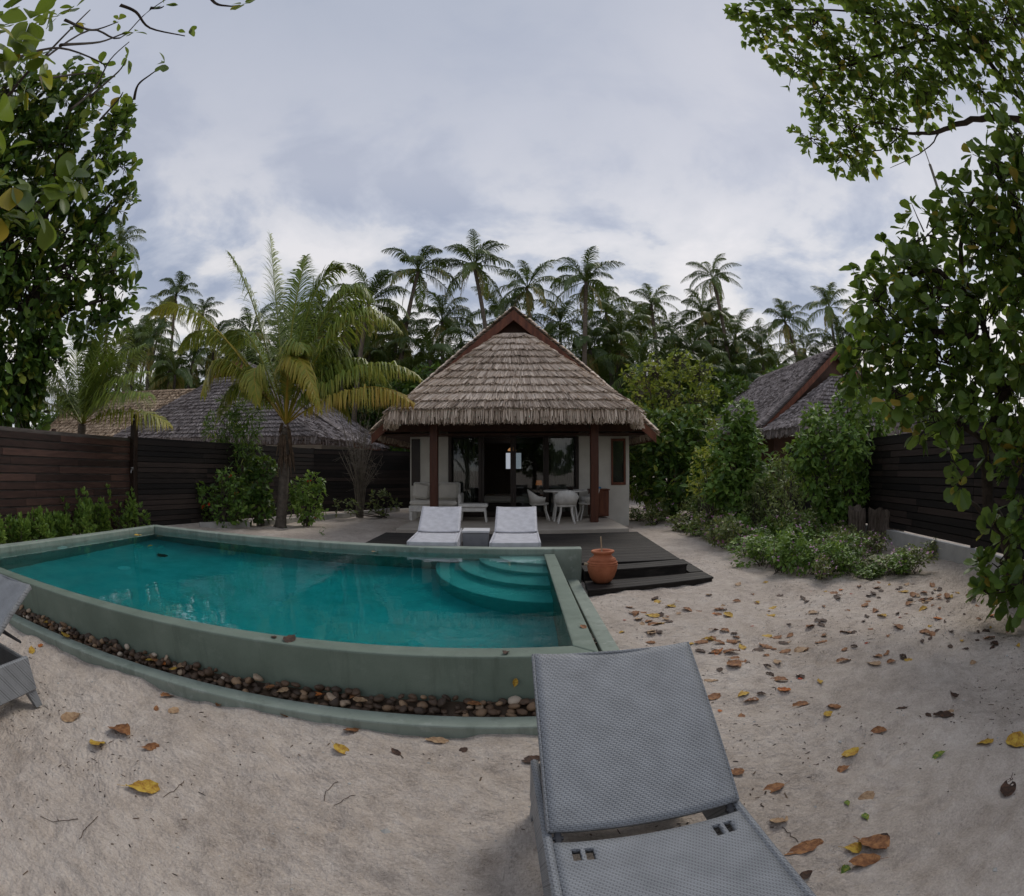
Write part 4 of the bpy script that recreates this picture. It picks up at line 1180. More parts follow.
PALMS = [(418, 272, 33, 'tall thin coconut palm left of the villa peak, against the sky', -1.), (474, 266, 34, 'tallest coconut palm, just left of the villa peak', 1.2),
         (527, 288, 37, 'coconut palm rising straight behind the villa peak', .4), (586, 282, 31, 'broad coconut palm with a pale bare trunk right of the villa peak', -.3),
         (651, 304, 37, 'coconut palm between the broad palm and the solitary slender palm', .3), (713, 278, 35, 'slender solitary coconut palm with a long bare trunk right of the villa', .9),
         (785, 322, 34, 'leaning coconut palm just above the right neighbour roof', 1.8), (829, 308, 38, 'coconut palm at the right end of the grove, beside the leafy tree', 0.),
         (176, 296, 36, 'distant coconut palm left of the young yellowing palm', .5), (369, 304, 30, 'coconut palm directly behind the young yellowing palm', -.5),
         (735, 342, 36, None, 0), (692, 350, 33, None, .5), (345, 330, 36, None, 0), (622, 338, 35, None, -.4), (442, 322, 38, None, .2), (502, 318, 40, None, 0),
         (560, 325, 40, None, 0), (118, 246, 27, 'coconut palm showing behind the dense dark tree on the left', .5), (250, 335, 40, None, 0), (150, 345, 30, None, .4), (606, 312, 38, None, .3), (762, 350, 38, None, 0),
         (672, 335, 40, None, 0), (320, 318, 40, None, .4), (398, 335, 34, None, -.6), (214, 348, 33, None, 0), (805, 352, 40, None, 0), (855, 345, 36, None, -.6),
         (430, 360, 31, None, .3), (640, 370, 30, None, 0), (700, 385, 29, None, .3), (385, 372, 33, None, 0), (740, 385, 31, None, 0), (590, 350, 33, None, 0), (175, 375, 31, None, 0), (95, 355, 33, None, 0), (775, 372, 31, None, 0), (480, 345, 36, None, 0), (545, 352, 36, None, 0), (120, 380, 36, None, .2), (665, 380, 34, None, 0), (360, 355, 40, None, 0)]
_pg = np.random.default_rng(77)
for k in range(44):
    PALMS.append((_pg.uniform(120, 340) if k % 3 == 0 else _pg.uniform(130, 850), _pg.uniform(312, 385), _pg.uniform(35, 46), None, _pg.normal(0, .5)))
for k, (x, y, Yd, lab, bend) in enumerate(PALMS):
    top = at_y(x, y, Yd)
    base = np.array([top[0] + bend * 1.2, Yd + g.uniform(-1, 1), 0])
    sole = 'solitary' in (lab or '')
    root = empty('coconut_palm', base, lab or COMMON, 'palm tree', group='coconut palms behind the villas')
    palm_trunk((0, 0, -.1), top - base, .21, .115, g, bend * .8, 18).build('trunk', M['palm_bark'] if lab else M['bark'], root, True)
    cr = link(bpy.data.objects.new('crown', CR[(k * 3) % 8])); cr.parent = root; cr.location = top - base
    s = g.uniform(1.05, 1.35) * (.8 if sole else 1.)
    cr.scale = (s, s, s); cr.rotation_euler = (g.normal(0, .08), g.normal(0, .08), g.uniform(0, 6.28))
# young palm behind the left fence
yb_ = np.array([-11.2, 9.4, 0.]); yt = at_y(82, 432, 9.4) + (0, 0, .2)
yp = empty('coconut_palm', yb_, 'low young palm with dark arching fronds peeping over the left fence', 'palm tree')
palm_trunk((0, 0, 0), yt - yb_, .16, .13, g, 0).build('trunk', M['palm_bark'], yp, True)
for x, y, Yd, c_, yel in [(60, 340, 9.2, (66, 390), .15), (128, 330, 9.0, (95, 372), .2), (150, 372, 8.9, (112, 378), .25), (20, 360, 9.0, (50, 380), .15), (95, 345, 10.2, (88, 390), .1), (5, 405, 8.8, (40, 388), .2), (168, 425, 9.6, (140, 398), .5), (115, 352, 8.6, (98, 395), .2), (40, 350, 8.4, (62, 385), .15), (75, 330, 9.8, (80, 385), .15), (145, 345, 9.6, (108, 370), .2), (30, 385, 8.8, (55, 380), .25), (150, 395, 8.6, (118, 385), .3), (105, 325, 9.0, (92, 380), .1)]:
    frond_obj('frond', frond(yt - yb_, at_y(*c_, lerp(9.4, Yd, .5)) - yb_, at_y(x, y, Yd) - yb_, g, 80, 1.0, .018, yel, .5, .12), M['palm_leaf'], yp)

# ------------------------------------------------------------------ broadleaf trees of the background
g = np.random.default_rng(11)
def bg_tree_mesh(seed):
    g = np.random.default_rng(seed); parts = []
    for k in range(11):
        c = np.array([g.normal(0, 1.7), g.normal(0, 1.2), g.uniform(1.8, 5.6)])
        P, d = blob_points(c, np.array([1.5, 1.2, 1.1]) * g.uniform(.7, 1.1), 130, g, .5)
        parts.append(rosettes(P, unit(d + (0, 0, .5)), 5, .38, T_DIAM, g, vmu=.35, vsd=.22))
    V, F, va = merge(parts)
    o = np_mesh('crown', V, F, M['leaf_dark'], None, va); me = o.data; bpy.data.objects.remove(o)
    m = MB(); m.tube([(0, 0, -.1), (.1, 0, 1.5), (-.1, .1, 3.6), (.2, 0, 5.2)], [.22, .18, .12, .04], 8)
    for k in range(6):
        a = g.uniform(0, 6.28); m.tube([(0, 0, 1.2 + k * .4), (math.cos(a) * .9, math.sin(a) * .7, 2.4 + k * .5), (math.cos(a) * 1.9, math.sin(a) * 1.3, 3. + k * .5)], [.09, .06, .02], 6)
    o = m.build('trunk', M['bark_dark']); tm = o.data; bpy.data.objects.remove(o)
    return me, tm
BT = [bg_tree_mesh(300 + i) for i in range(4)]
k = 0
for x0 in np.arange(-40, 41, 2.7):
    for row in range(3):
        x = x0 + g.uniform(-1, 1); y = (28.5, 43., 49.)[row] + g.uniform(-1, 1.5)
        if -21 < x < -5.5 and y < 32.5: y = 33.5 + g.uniform(0, 2)
        if -32 < x < -16 and y < 34: y = 34.5
        root = empty('broadleaf_tree', (x, y, 0), 'dark broadleaf tree filling the grove under the tall palms', 'tree', g.uniform(0, 6.28), 'broadleaf trees in the grove')
        s = g.uniform(.8, 1.15) * (1.0, 1.55, 1.9)[row]
        for nm, me in (('crown', BT[k % 4][0]), ('trunk', BT[k % 4][1])):
            o = link(bpy.data.objects.new(nm, me)); o.parent = root; o.scale = (s, s, s)
        k += 1

for x, y in ((-3.6, -13), (1.8, -13.5), (6, -15)):
    root = empty('broadleaf_tree', (x, y, 0), 'beach tree mirrored darkly in the glass doors of the villa', 'tree', g.uniform(0, 6.28), 'trees on the beach side')
    for nm, me in (('crown', BT[k % 4][0]), ('trunk', BT[k % 4][1])):
        o = link(bpy.data.objects.new(nm, me)); o.parent = root; o.scale = (.95, .95, .95)
    k += 1

# ------------------------------------------------------------------ large near trees
def px_blobs(lst):
    out = []
    for x, y, D, r in lst:
        out.append((at_d(x, y, D), r, (np.mean(r) if hasattr(r, '__len__') else r) ** 2))
    return out
def chain(*pts): return [at_d(*p) for p in pts]

# dense dark tree beyond the left fence
g = np.random.default_rng(31)
bl = px_blobs([(85, 95, 14, .55), (60, 88, 14, .5), (35, 100, 14, .6), (112, 130, 14.3, .5), (125, 118, 14.3, .3), (98, 160, 14, .55), (70, 130, 14, .6), (45, 150, 14, .7), (20, 130, 14, .8), (122, 168, 14.3, .35),
               (112, 205, 14.2, .5), (80, 195, 14, .6), (10, 180, 14, .9), (50, 195, 14, .6), (125, 200, 14.2, .3), (65, 235, 14, .6), (30, 240, 14, .9), (92, 245, 14.3, .6), (70, 275, 14, .7), (112, 272, 14.5, .55), (125, 290, 14.5, .4), (100, 300, 14.5, .5), (60, 315, 14, .7), (25, 300, 13.6, 1.0), (90, 330, 14.6, .45), (117, 318, 14.6, .3),
               (5, 250, 13.6, 1.2), (40, 345, 13.6, .65), (15, 365, 13.6, .9), (55, 362, 13.8, .4), (0, 400, 13.4, .8), (25, 395, 13.6, .6), (35, 418, 13.8, .45), (-30, 200, 13.5, 1.6), (-40, 300, 13.5, 1.6), (-30, 390, 13.2, 1.2), (10, 90, 13.8, .7)])
tb = at_d(15, 470, 13.8); tb[2] = 0
lim = [(chain() or [tb, at_d(25, 400, 13.8), at_d(35, 300, 13.9), at_d(50, 200, 14), at_d(70, 120, 14)], .26, .04)]
lim += [([at_d(30, 350, 13.9), at_d(60, 315, 14), at_d(105, 300, 14.4)], .12, .03), ([at_d(38, 280, 13.9), at_d(70, 260, 14.1), at_d(112, 200, 14.2)], .12, .03), ([at_d(45, 240, 14), at_d(20, 210, 13.9), at_d(-10, 190, 13.6)], .12, .03), ([at_d(55, 180, 14), at_d(85, 165, 14), at_d(110, 138, 14.2)], .08, .02), ([at_d(30, 320, 13.9), at_d(10, 300, 13.7), at_d(-20, 280, 13.5)], .1, .03)]
tree('broadleaf_tree', 'big dense dark tree on the left with rosettes of glossy leaves', 'tree', tb, lim, bl, .36, 92, 6, T_OBOV, M['leaf_dark'], M['bark_dark'], g, twig_r=.012, vmu=.50, vsd=.32, width=1.15)

# near tree at the right edge (large round leaves, leaning trunk)
g = np.random.default_rng(33)
bl = px_blobs([(868, 345, 6.6, .42), (880, 300, 6.6, .5), (905, 270, 6.5, .5), (925, 235, 6.4, .40), (968, 212, 6.2, .42), (1000, 175, 6, .42), (1022, 145, 6, .42), (860, 385, 6.5, .32), (900, 345, 6.5, .6), (940, 300, 6.4, .65), (985, 250, 6.2, .65),
               (1020, 210, 6, .6), (900, 395, 6.4, .45), (945, 365, 6.4, .6), (990, 320, 6.2, .65), (1025, 290, 6, .6), (935, 420, 6.3, .4), (975, 400, 6.2, .5), (1015, 380, 5.9, .55), (1018, 440, 5.7, .32), (992, 452, 5.9, .16), (1030, 520, 5.4, .4), (1022, 470, 5.5, .26), (992, 528, 5.7, .15), (1002, 562, 5.5, .30), (996, 588, 5.5, .27), (1020, 590, 5.3, .36), (985, 575, 5.6, .18), (950, 455, 5.9, .12), (960, 480, 5.8, .10), (1045, 330, 5.8, .7), (1060, 430, 5.6, .6), (1045, 180, 6, .5)])
tb = np.array([5.75, 3.45, -.05])
T1 = [tb, at_d(1010, 560, 6.3), at_d(990, 500, 6.2), at_d(985, 450, 6.2), at_d(998, 400, 6.2), at_d(985, 330, 6.3), at_d(960, 260, 6.3), at_d(975, 190, 6.2)]
lim = [(T1, .12, .02), ([at_d(1003, 535, 6.2), at_d(975, 505, 6.0), at_d(955, 485, 5.9)], .04, .01), ([at_d(985, 440, 6.2), at_d(950, 420, 6.3), at_d(905, 395, 6.4)], .05, .012), ([at_d(990, 345, 6.3), at_d(940, 330, 6.4), at_d(872, 340, 6.6)], .06, .012), ([at_d(975, 300, 6.3), at_d(930, 270, 6.4), at_d(890, 285, 6.6)], .05, .012), ([at_d(998, 400, 6.2), at_d(1030, 360, 6), at_d(1050, 300, 5.9)], .07, .02), ([tb, at_d(1030, 560, 5.9), at_d(1045, 480, 5.7), at_d(1050, 420, 5.6)], .09, .03)]
tree('sea_almond_tree', 'leaning leafy tree with large round leaves at the right edge by the black fence', 'tree', tb, lim, bl, .19, 150, 5, T_OBOV, M['leaf_mid'], M['bark_dark'], g, twig_r=.007, vmu=.42, vsd=.26, droop=.5, width=1.5, shell=.25)

# taller tree reaching over from the right
g = np.random.default_rng(35)
tb = np.array([9.6, 3.0, 0.])
bl = px_blobs([(745, 12, 9.4, .35), (765, 35, 9.4, .45), (780, 8, 9.3, .5), (795, 65, 9.4, .5), (815, 25, 9.2, .6), (822, 100, 9.4, .5), (845, 60, 9.2, .7), (812, 138, 9.5, .42), (850, 125, 9.3, .6), (842, 155, 9.4, .38), (870, 95, 9.2, .6), (868, 160, 9.4, .35), (880, 20, 9, .7), (895, 130, 9.2, .5), (900, 70, 9, .7), (930, 100, 9, .55), (925, 25, 8.9, .7), (950, 65, 8.9, .6), (960, 20, 8.8, .7), (990, 50, 8.8, .65), (1010, 15, 8.8, .7), (985, 95, 8.8, .4), (1018, 80, 8.7, .5), (840, -20, 9.2, .7), (920, -30, 9, .9), (1000, -40, 8.8, 1.)])
hub = at_d(1060, 125, 9.0)
lim = [([tb, tb + (.1, 0, 2.5), (hub + tb) / 2 + (.2, 0, 1.), hub], .2, .09),
       ([hub, at_d(1010, 118, 8.9), at_d(965, 122, 9), at_d(940, 130, 9), at_d(905, 132, 9.1), at_d(870, 120, 9.2)], .075, .015),
       ([hub, at_d(1015, 92, 8.9), at_d(985, 55, 8.9), at_d(960, 20, 8.9), at_d(925, -10, 9)], .08, .02), ([at_d(985, 55, 8.9), at_d(940, 40, 9), at_d(880, 55, 9.2), at_d(820, 70, 9.4), at_d(780, 45, 9.4)], .045, .01),
       ([at_d(940, 40, 9), at_d(880, 15, 9.1), at_d(800, 10, 9.3), at_d(750, 12, 9.4)], .035, .008), ([at_d(940, 130, 9), at_d(925, 150, 9), at_d(890, 168, 9.1)], .018, .004), ([at_d(905, 132, 9.1), at_d(880, 150, 9.2), at_d(850, 150, 9.3)], .02, .005), ([at_d(1010, 118, 8.9), at_d(985, 95, 8.9), at_d(960, 75, 8.9)], .03, .008)]
tree('sea_almond_tree', 'overhanging canopy with small leaves on thin dark branches in the upper right sky', 'tree', tb, lim, bl, .175, 185, 4, T_HEART, M['leaf_over'], M['bark_dark'], g, twig_r=.007, vmu=.52, vsd=.24, droop=.9, shell=.15, twig_frac=.35)

# near branches hanging in from the upper left, big leaves
g = np.random.default_rng(37)
tb = np.array([-4.6, .4, 0.])
root = empty('sea_almond_tree', tb, 'overhanging branches with big yellow-green leaves in the upper left corner', 'tree')
hub = at_d(-90, 60, 3.2)
m = MB()
def limb(pts, r0, r1, n=6):
    P = [np.asarray(p) - tb for p in pts]; out = []
    for i in range(len(P) - 1):
        p0, p1, p2, p3 = P[max(i - 1, 0)], P[i], P[i + 1], P[min(i + 2, len(P) - 1)]
        for t in np.linspace(0, 1, 6)[:-1]:
            out.append(.5 * ((2 * p1) + (-p0 + p2) * t + (2 * p0 - 5 * p1 + 4 * p2 - p3) * t * t + (-p0 + 3 * p1 - 3 * p2 + p3) * t ** 3))
    out.append(P[-1]); m.tube(out, np.linspace(r0, r1, len(out)), n)
limb([tb, tb + (.1, .05, 1.5), tb + (.05, .2, 2.6), hub], .13, .05, 10)
RO = []   # (x, y, distance, leaf length, count)
limb([hub, at_d(-40, 190, 2.4), at_d(15, 205, 2.0), at_d(62, 195, 1.95)], .012, .004)
RO += [(62, 190, 1.95, .155, 8), (70, 178, 1.9, .12, 6), (5, 150, 1.75, .16, 6), (12, 185, 1.85, .16, 6), (95, 170, 2.3, .10, 5), (45, 215, 2.1, .14, 5)]
limb([hub, at_d(-20, 110, 2.6), at_d(30, 70, 2.4), at_d(60, 40, 2.5), at_d(90, 10, 2.8)], .014, .004)
RO += [(-5, 30, 1.9, .18, 6), (25, 90, 2.2, .15, 6), (20, 60, 2.0, .17, 6), (60, 15, 2.6, .13, 6), (80, 180, 2.2, .11, 6), (30, 200, 1.9, .15, 7), (0, 215, 1.8, .15, 6), (-5, 120, 1.8, .18, 6), (15, 40, 2.1, .17, 7), (35, 55, 2.2, .16, 7), (30, 20, 2.3, .16, 7), (50, 10, 2.5, .14, 6), (5, 75, 2.0, .15, 5), (38, 75, 2.3, .13, 5), (8, 10, 2.2, .16, 6)]
for pts, ro in [
    ([(30, 70, 2.4), (90, 30, 3.2), (120, 38, 3.6), (150, 10, 3.9), (200, -20, 4)], []),
    ([(60, 45, 2.6), (100, 42, 3.3), (125, 33, 3.6), (133, 33, 3.6)], [(134, 32, 3.6, .10, 6)]),
    ([(120, 5, 3.8), (136, 12, 3.8), (150, 28, 3.8), (185, 36, 3.8)], [(187, 33, 3.8, .10, 5)]),
    ([(150, 8, 3.9), (160, 8, 3.9), (164, 6, 3.9)], [(164, 5, 3.9, .10, 5)]),
    ([(70, 110, 2.9), (95, 88, 3.2), (110, 60, 3.4), (129, 42, 3.6)], [(128, 58, 3.5, .10, 5)]),
    ([(90, 97, 3.2), (118, 72, 3.4), (126, 60, 3.5)], []),
    ([(134, 100, 4.2), (138, 85, 4.2), (150, 75, 4.2), (163, 66, 4.2)], [(165, 63, 4.2, .11, 5)]),
    ([(10, 60, 2.4), (60, 48, 3.), (100, 62, 3.6), (105, 68, 3.7)], [(101, 65, 3.7, .10, 6), (80, 55, 3.4, .10, 6), (72, 25, 3.4, .10, 6)]),
    ([(40, 80, 2.8), (70, 75, 3.2), (95, 73, 3.6)], [(62, 75, 3.2, .10, 6), (95, 65, 3.7, .08, 5)]),
    ([(65, 20, 3), (92, 30, 3.4), (118, 22, 3.6)], [(118, 21, 3.6, .08, 5), (75, 8, 3.4, .10, 6)]),
    ([(200, -30, 3.9), (212, 0, 3.6), (228, 6, 3.5), (240, 5, 3.5)], [(243, 4, 3.4, .15, 6)]),
    ([(100, 120, 3.8), (118, 100, 4), (123, 92, 4)], [(121, 95, 4, .13, 6), (112, 108, 3.9, .12, 5), (95, 110, 3.6, .11, 6), (60, 100, 3.3, .12, 6), (20, 105, 2.9, .12, 6)]),
]:
    if pts: limb([at_d(*p) for p in pts], .010 * pts[0][2] / 3, .004)
    RO += ro
m.build('branches', M['bark_dark'], root, True)
parts = []
for x, y, D, s, n in RO:
    parts.append(rosettes(np.array([at_d(x, y, D) - tb]), np.array([[.3 + g.normal(0, .2), g.normal(0, .3) - .1, .35]]), n, s * .86, T_HI, g, (.8, 1.75), .62, .22, .55, 1.3))
V, F, va = merge(parts)
np_mesh('crown', V, F, M['leaf_near'], root, va, smooth=True)

# hanging cord in the right-hand tree
m = MB(); a, c = at_d(921, 140, 9), at_d(942, 203, 8.6)
m.tube([a, (a * .6 + c * .4)], .010, 6); m.tube([(a * .6 + c * .4), c], .028, 8)
tag(m.build('hanging_cord', M['rope']), 'grey cord with a thick sleeve hanging from the right canopy', 'cord')

# ------------------------------------------------------------------ shrubs
def shrub(name, label, base, blobs, leafsize, nros, nleaf, tmpl, lm, g, cat='shrub', group=None, vmu=.45, stems=5, flowers=None, width=1., droop=.4, spread=(.5, 1.45), shell=.4, stem_r=.02, vsd=.22, bark='bark'):
    root = empty(name, base, label, cat, group=group)
    m = MB(); parts = []; fl = []
    for c, r, wgt in blobs:
        c = np.asarray(c, float); r = np.broadcast_to(np.asarray(r, float), (3,))
        n = max(3, int(nros * wgt)); P, d = blob_points(c, r, n, g, shell)
        P[:, 2] = np.maximum(P[:, 2], .03)
        parts.append(rosettes(P, unit(d + (0, 0, .6)), nleaf, leafsize, tmpl, g, spread, vmu, vsd, droop, width))
        for k in range(stems):
            e = c + g.uniform(-.6, .6, 3) * r
            b0 = np.array([g.normal(0, .06), g.normal(0, .06), 0])
            m.tube([b0, (b0 + e) / 2 + g.normal(0, .05, 3), e], [stem_r, stem_r * .7, stem_r * .3], 5, cap=False)
        if flowers:
            cnt_, sz, fm = flowers
            k = g.choice(len(P), min(len(P), max(1, int(cnt_ * wgt))), replace=False)
            fl.append(rosettes(P[k] + d[k] * .05 + (0, 0, .03), unit(d[k] * .6 + (0, -.6, .6)), 5, sz, T_HEART, g, (1.2, 1.5), .4, .3, 0.))
    m.build('stems', M[bark], root)
    V, F, va = merge(parts); np_mesh('foliage', V, F, lm, root, va)
    if fl: V, F, va = merge(fl); np_mesh('blossoms', V, F, flowers[2], root, va)
    return root

g = np.random.default_rng(41)
# upright hedge plants by the left fence
for k, (x, h, w) in enumerate([(14, .62, .30), (38, .75, .30), (62, .60, .22), (82, 1.08, .32), (100, .9, .25), (122, 1.06, .42), (-12, .7, .3)]):
    p = at_z(x, 533, 0); p[1] = lerp(7.0, 9.2, max(0, x) / 125); p = np.array([-9.15 + .2 * g.uniform(-1, 1) * .3, 0, 0]) ; 
    d = ray(x, 500); t = -9.05 / d[0]; p = np.array([-9.05, d[1] * t, 0.])
    blobs = []
    for _ in range(11):
        hh_ = h * g.uniform(.45, 1.05); blobs.append(((g.normal(0, w * .75), g.normal(0, w * .7), hh_ * .55), (w * .24, w * .24, hh_ * .45), .55))
    lab = ['low upright green plant against the left fence, near the frame edge', 'bushy upright plant, second from the left frame edge by the fence', 'thin small upright plant between two larger ones by the left fence', 'tall bushy plant in the middle of the left fence planting', 'slim upright plant between the two tallest hedge plants', 'widest upright hedge plant, beside the tall dark post', 'upright hedge plant cut by the left picture edge'][k]
    shrub('hedge_plant', lab, p, blobs, .13, 38, 6, T_DIAM, M['leaf_bush'], g, 'plant', 'upright hedge plants along the left fence', .55, 2, droop=-.3, spread=(.15, .75), stem_r=.012)
# red flowering shrubs
p = np.array([-7.75, 12.6, 0.])
shrub('hibiscus_shrub', 'loose green shrub with a few red flowers left of the young palm trunk', p, [((0, 0, .4), (.8, .4, .38), 1.2), ((-.5, -.1, .85), (.5, .35, .3), .6), ((.3, .1, 1.0), (.5, .35, .4), .7), ((.1, 0, 1.4), (.3, .3, .3), .3), ((-.95, -.1, .95), (.4, .25, .14), .3), ((.6, 0, .6), (.4, .3, .5), .6)], .15, 80, 5, T_DIAM, M['leaf_bush'], g, flowers=(2, .07, M['petal_red']), vmu=.35, width=1.2)
p = np.array([-5.75, 14.1, 0.])
shrub('hibiscus_shrub', 'rounded shrub with one red flower right of the young palm trunk', p, [((0, 0, .5), (.6, .4, .4), 1.2), ((.05, -.05, .95), (.55, .35, .35), 1.), ((.25, 0, 1.25), (.3, .25, .25), .4)], .15, 90, 5, T_DIAM, M['leaf_bush'], g, flowers=(1.2, .07, M['petal_red']), vmu=.62, width=1.25)
p = np.array([-8.3, 14.0, 0.])
shrub('oleander_shrub', 'tall slender grey-green shrub in front of the neighbour roof', p, [((0, 0, .9), (.8, .5, .8), 1.6), ((.4, 0, 1.5), (.8, .5, .8), 1.5), ((.2, 0, 2.2), (.9, .45, .7), 1.4), ((-.4, 0, 2.8), (.7, .4, .6), 1.), ((.6, 0, 3.0), (.6, .35, .55), .9), ((0, 0, 3.4), (.5, .3, .4), .5)], .28, 60, 6, T_LANCE, M['leaf_dark'], g, vmu=.5, stem_r=.016, width=1.0)
p = np.array([-6.95, 13.4, 0.])
shrub('leafy_shrub', 'dark leafy shrub filling the gap between the red-flowered shrub and the palm trunk', p, [((0, 0, .5), (.5, .4, .45), 1.), ((-.1, 0, 1.1), (.5, .35, .45), 1.), ((.1, .1, 1.6), (.35, .3, .35), .6)], .20, 90, 5, T_DIAM, M['leaf_dark'], g, vmu=.4, width=1.2)
p = np.array([-5.0, 17.2, 0.])
rt = empty('bare_shrub', p, 'bare grey twiggy shrub between the palm and the villa', 'shrub')
m = MB()
for k in range(60):
    a = g.uniform(0, 6.28); r_ = g.uniform(.1, .85); h = g.uniform(1.6, 3.5)
    e = np.array([math.cos(a) * r_, math.sin(a) * r_, h]); s = np.array([g.normal(0, .05), g.normal(0, .05), 0])
    md = (s + e) / 2 * np.array([.5, .5, 1.05])
    m.tube([s, md, e], [.018, .011, .004], 4, cap=False)
    for q_ in range(5):
        f = lerp(md, e, g.uniform(.1, 1)); m.tube([f, f + g.normal(0, .2, 3) + (0, 0, .12)], [.006, .002], 3, cap=False)
m.build('stems', M['twig'], rt)
p = np.array([-4.3, 17.6, 0.])
shrub('small_shrub', 'small sparse shrub at the fence foot left of the sofa', p, [((0, 0, .5), (.6, .4, .4), 1), ((-.9, -1.2, .4), (.5, .3, .3), .5)], .16, 45, 5, T_DIAM, M['leaf_grey'], g, vmu=.5)
p = np.array([-6.45, 10.4, 0.]); p = at_z(323, 535, 0)
shrub('seedling', 'tiny green seedling on the sand behind the pool wall', p, [((0, 0, .12), (.06, .06, .1), 1)], .07, 6, 4, T_DIAM, M['leaf_bush'], g, 'plant', stems=1, stem_r=.006)

# right side shrubs
g = np.random.default_rng(43)
def bushat(name, label, x, ybase, Yd, spec, leafsize, nros, lm, vmu=.5, tmpl=T_DIAM, **kw):
    """spec: blobs given in picture coordinates plus depth and radii"""
    base = at_y(x, ybase, Yd); base[2] = 0
    blobs = []
    for (px_, py_, Y2, r) in spec:
        c = at_y(px_, py_, Y2); blobs.append((c - base, r, (np.mean(r)) ** 2))
    return shrub(name, label, base, blobs, leafsize, nros, 5, tmpl, lm, g, vmu=vmu, **kw)
bushat('leafy_shrub', 'rounded bright green bush with drooping leaves behind the tree stumps', 842, 520, 9.6,
       [(848, 408, 9.6, .45), (818, 422, 9.6, .4), (874, 417, 9.6, .42), (806, 450, 9.5, .4), (887, 445, 9.6, .42), (848, 445, 9.2, .6), (815, 480, 9.5, .45), (874, 478, 9.5, .5), (848, 490, 9.3, .5), (888, 470, 9.7, .32), (850, 390, 9.7, .22), (830, 510, 9.5, .4), (865, 392, 9.7, .2)], .17, 620, M['leaf_bush'], .5, T_DIAM, droop=.9, width=1.15)
bushat('leafy_shrub', 'tall narrow green bush left of the rounded bush, before the neighbour roof', 738, 510, 11.8,
       [(740, 415, 11.8, .4), (735, 435, 11.8, .5), (750, 445, 11.6, .45), (730, 465, 11.7, .55), (752, 475, 11.6, .5), (738, 495, 11.6, .55), (765, 495, 11.4, .45), (720, 490, 11.6, .4), (775, 470, 11.8, .35)], .2, 420, M['leaf_bush'], .45, droop=.6, width=1.1)
bushat('leafy_shrub', 'dark green leafy bush beside the villa window corner', 675, 500, 16.5,
       [(665, 440, 16.5, .9), (685, 450, 16.5, .9), (650, 460, 16.8, .8), (700, 470, 16, .8), (675, 480, 16, .9), (645, 485, 16.8, .6), (708, 490, 15, .7), (690, 425, 17, .7), (655, 425, 17.2, .6)], .3, 150, M['leaf_dark'], .6, droop=.6)
tbp = at_y(676, 500, 18.5); tbp[2] = 0
g2 = np.random.default_rng(44)
tree('yellow_green_tree', 'airy tree with small yellow-green leaves between the villa and the grove', 'tree', tbp,
     [([tbp, at_y(676, 470, 18.5), at_y(672, 420, 18.5), at_y(680, 380, 18.5)], .09, .02), ([at_y(676, 450, 18.5), at_y(655, 410, 18.5), at_y(645, 375, 18.5)], .05, .01), ([at_y(674, 440, 18.5), at_y(695, 400, 18.5), at_y(705, 372, 18.5)], .05, .01)],
     [(at_y(x, y, Y_), r, r * r) for x, y, Y_, r in [(655, 372, 18.5, .6), (680, 365, 18.5, .6), (700, 375, 18.5, .6), (640, 395, 18.5, .55), (668, 395, 18.3, .7), (695, 405, 18.3, .7), (645, 420, 18.5, .6), (670, 425, 18.2, .6), (705, 425, 18.2, .5), (630, 375, 18.8, .35), (712, 395, 18.6, .35)]],
     .18, 230, 4, T_DIAM, M['leaf_lime'], M['bark'], g2, twig_r=.012, vmu=.5, shell=.2, width=1.2)
bushat('leafy_shrub', 'small shrub with yellowing and reddish leaves at the edge of the flower bed', 712, 505, 12.2,
       [(705, 465, 12.4, .4), (718, 480, 12.2, .4), (700, 485, 12.4, .35), (715, 450, 12.6, .3)], .14, 260, M['leaf_lime'], .8, droop=.3)
for k, (x, y, Yd, r, lab) in enumerate([(780, 480, 10.6, .45, 'loose grey-green shrub between the tall narrow bush and the rounded bush'), (790, 500, 9.6, .4, 'feathery low shrub left of the stumps, behind the pink flowers'), (760, 505, 10.8, .42, 'low grey-green shrub under the tall narrow bush'), (700, 505, 13.5, .4, 'low leafy shrub on the path side of the reddish shrub')]):
    bushat('low_shrub', lab, x, y + 15, Yd, [(x, y, Yd, r), (x - 12, y + 8, Yd - .1, r * .8), (x + 12, y + 10, Yd - .1, r * .8), (x, y - 16, Yd, r * .6)], .13, 330, M['leaf_grey'], .5, T_LANCE, width=1.3)
# flower bed: pink and white periwinkle plants
BED = []
fbed = [(640, 508), (655, 512), (668, 508), (680, 517), (694, 515), (700, 523), (712, 528), (724, 522), (730, 536), (742, 530), (748, 545), (760, 538), (765, 553), (776, 546), (782, 560), (792, 552), (800, 540), (806, 562), (818, 550), (824, 566), (836, 556), (845, 545), (850, 566), (862, 556), (872, 566), (890, 562), (908, 560), (818, 530), (840, 535), (775, 530), (790, 535), (755, 525), (735, 515), (868, 540)]
PV = []
for i in range(5):
    blobs = [((g.normal(0, .16), g.normal(0, .13), .16 + g.uniform(0, .22)), (.17, .15, .15), 1.) for _ in range(5)]
    PV.append(blobs)
proto = []
for i in range(5):
    fm = M['petal_pink']
    rt = shrub('periwinkle_plant', 'pink flowering periwinkle plant in the bed along the sand path', (0, 0, 0), PV[i], .062, 34, 5, T_DIAM, M['leaf_grey'] if i % 2 else M['leaf_bush'], g, 'plant', 'periwinkle plants in the flower bed', .55, 3, flowers=(2.6 if i != 3 else 6, .036, fm), stem_r=.006, width=1.2)
    proto.append(rt)
for k in range(46):
    x = g.uniform(640, 850); yb2 = lerp(496, 560, ((x - 640) / 265) ** .8); fbed.append((x, yb2 - g.uniform(-6, 22)))
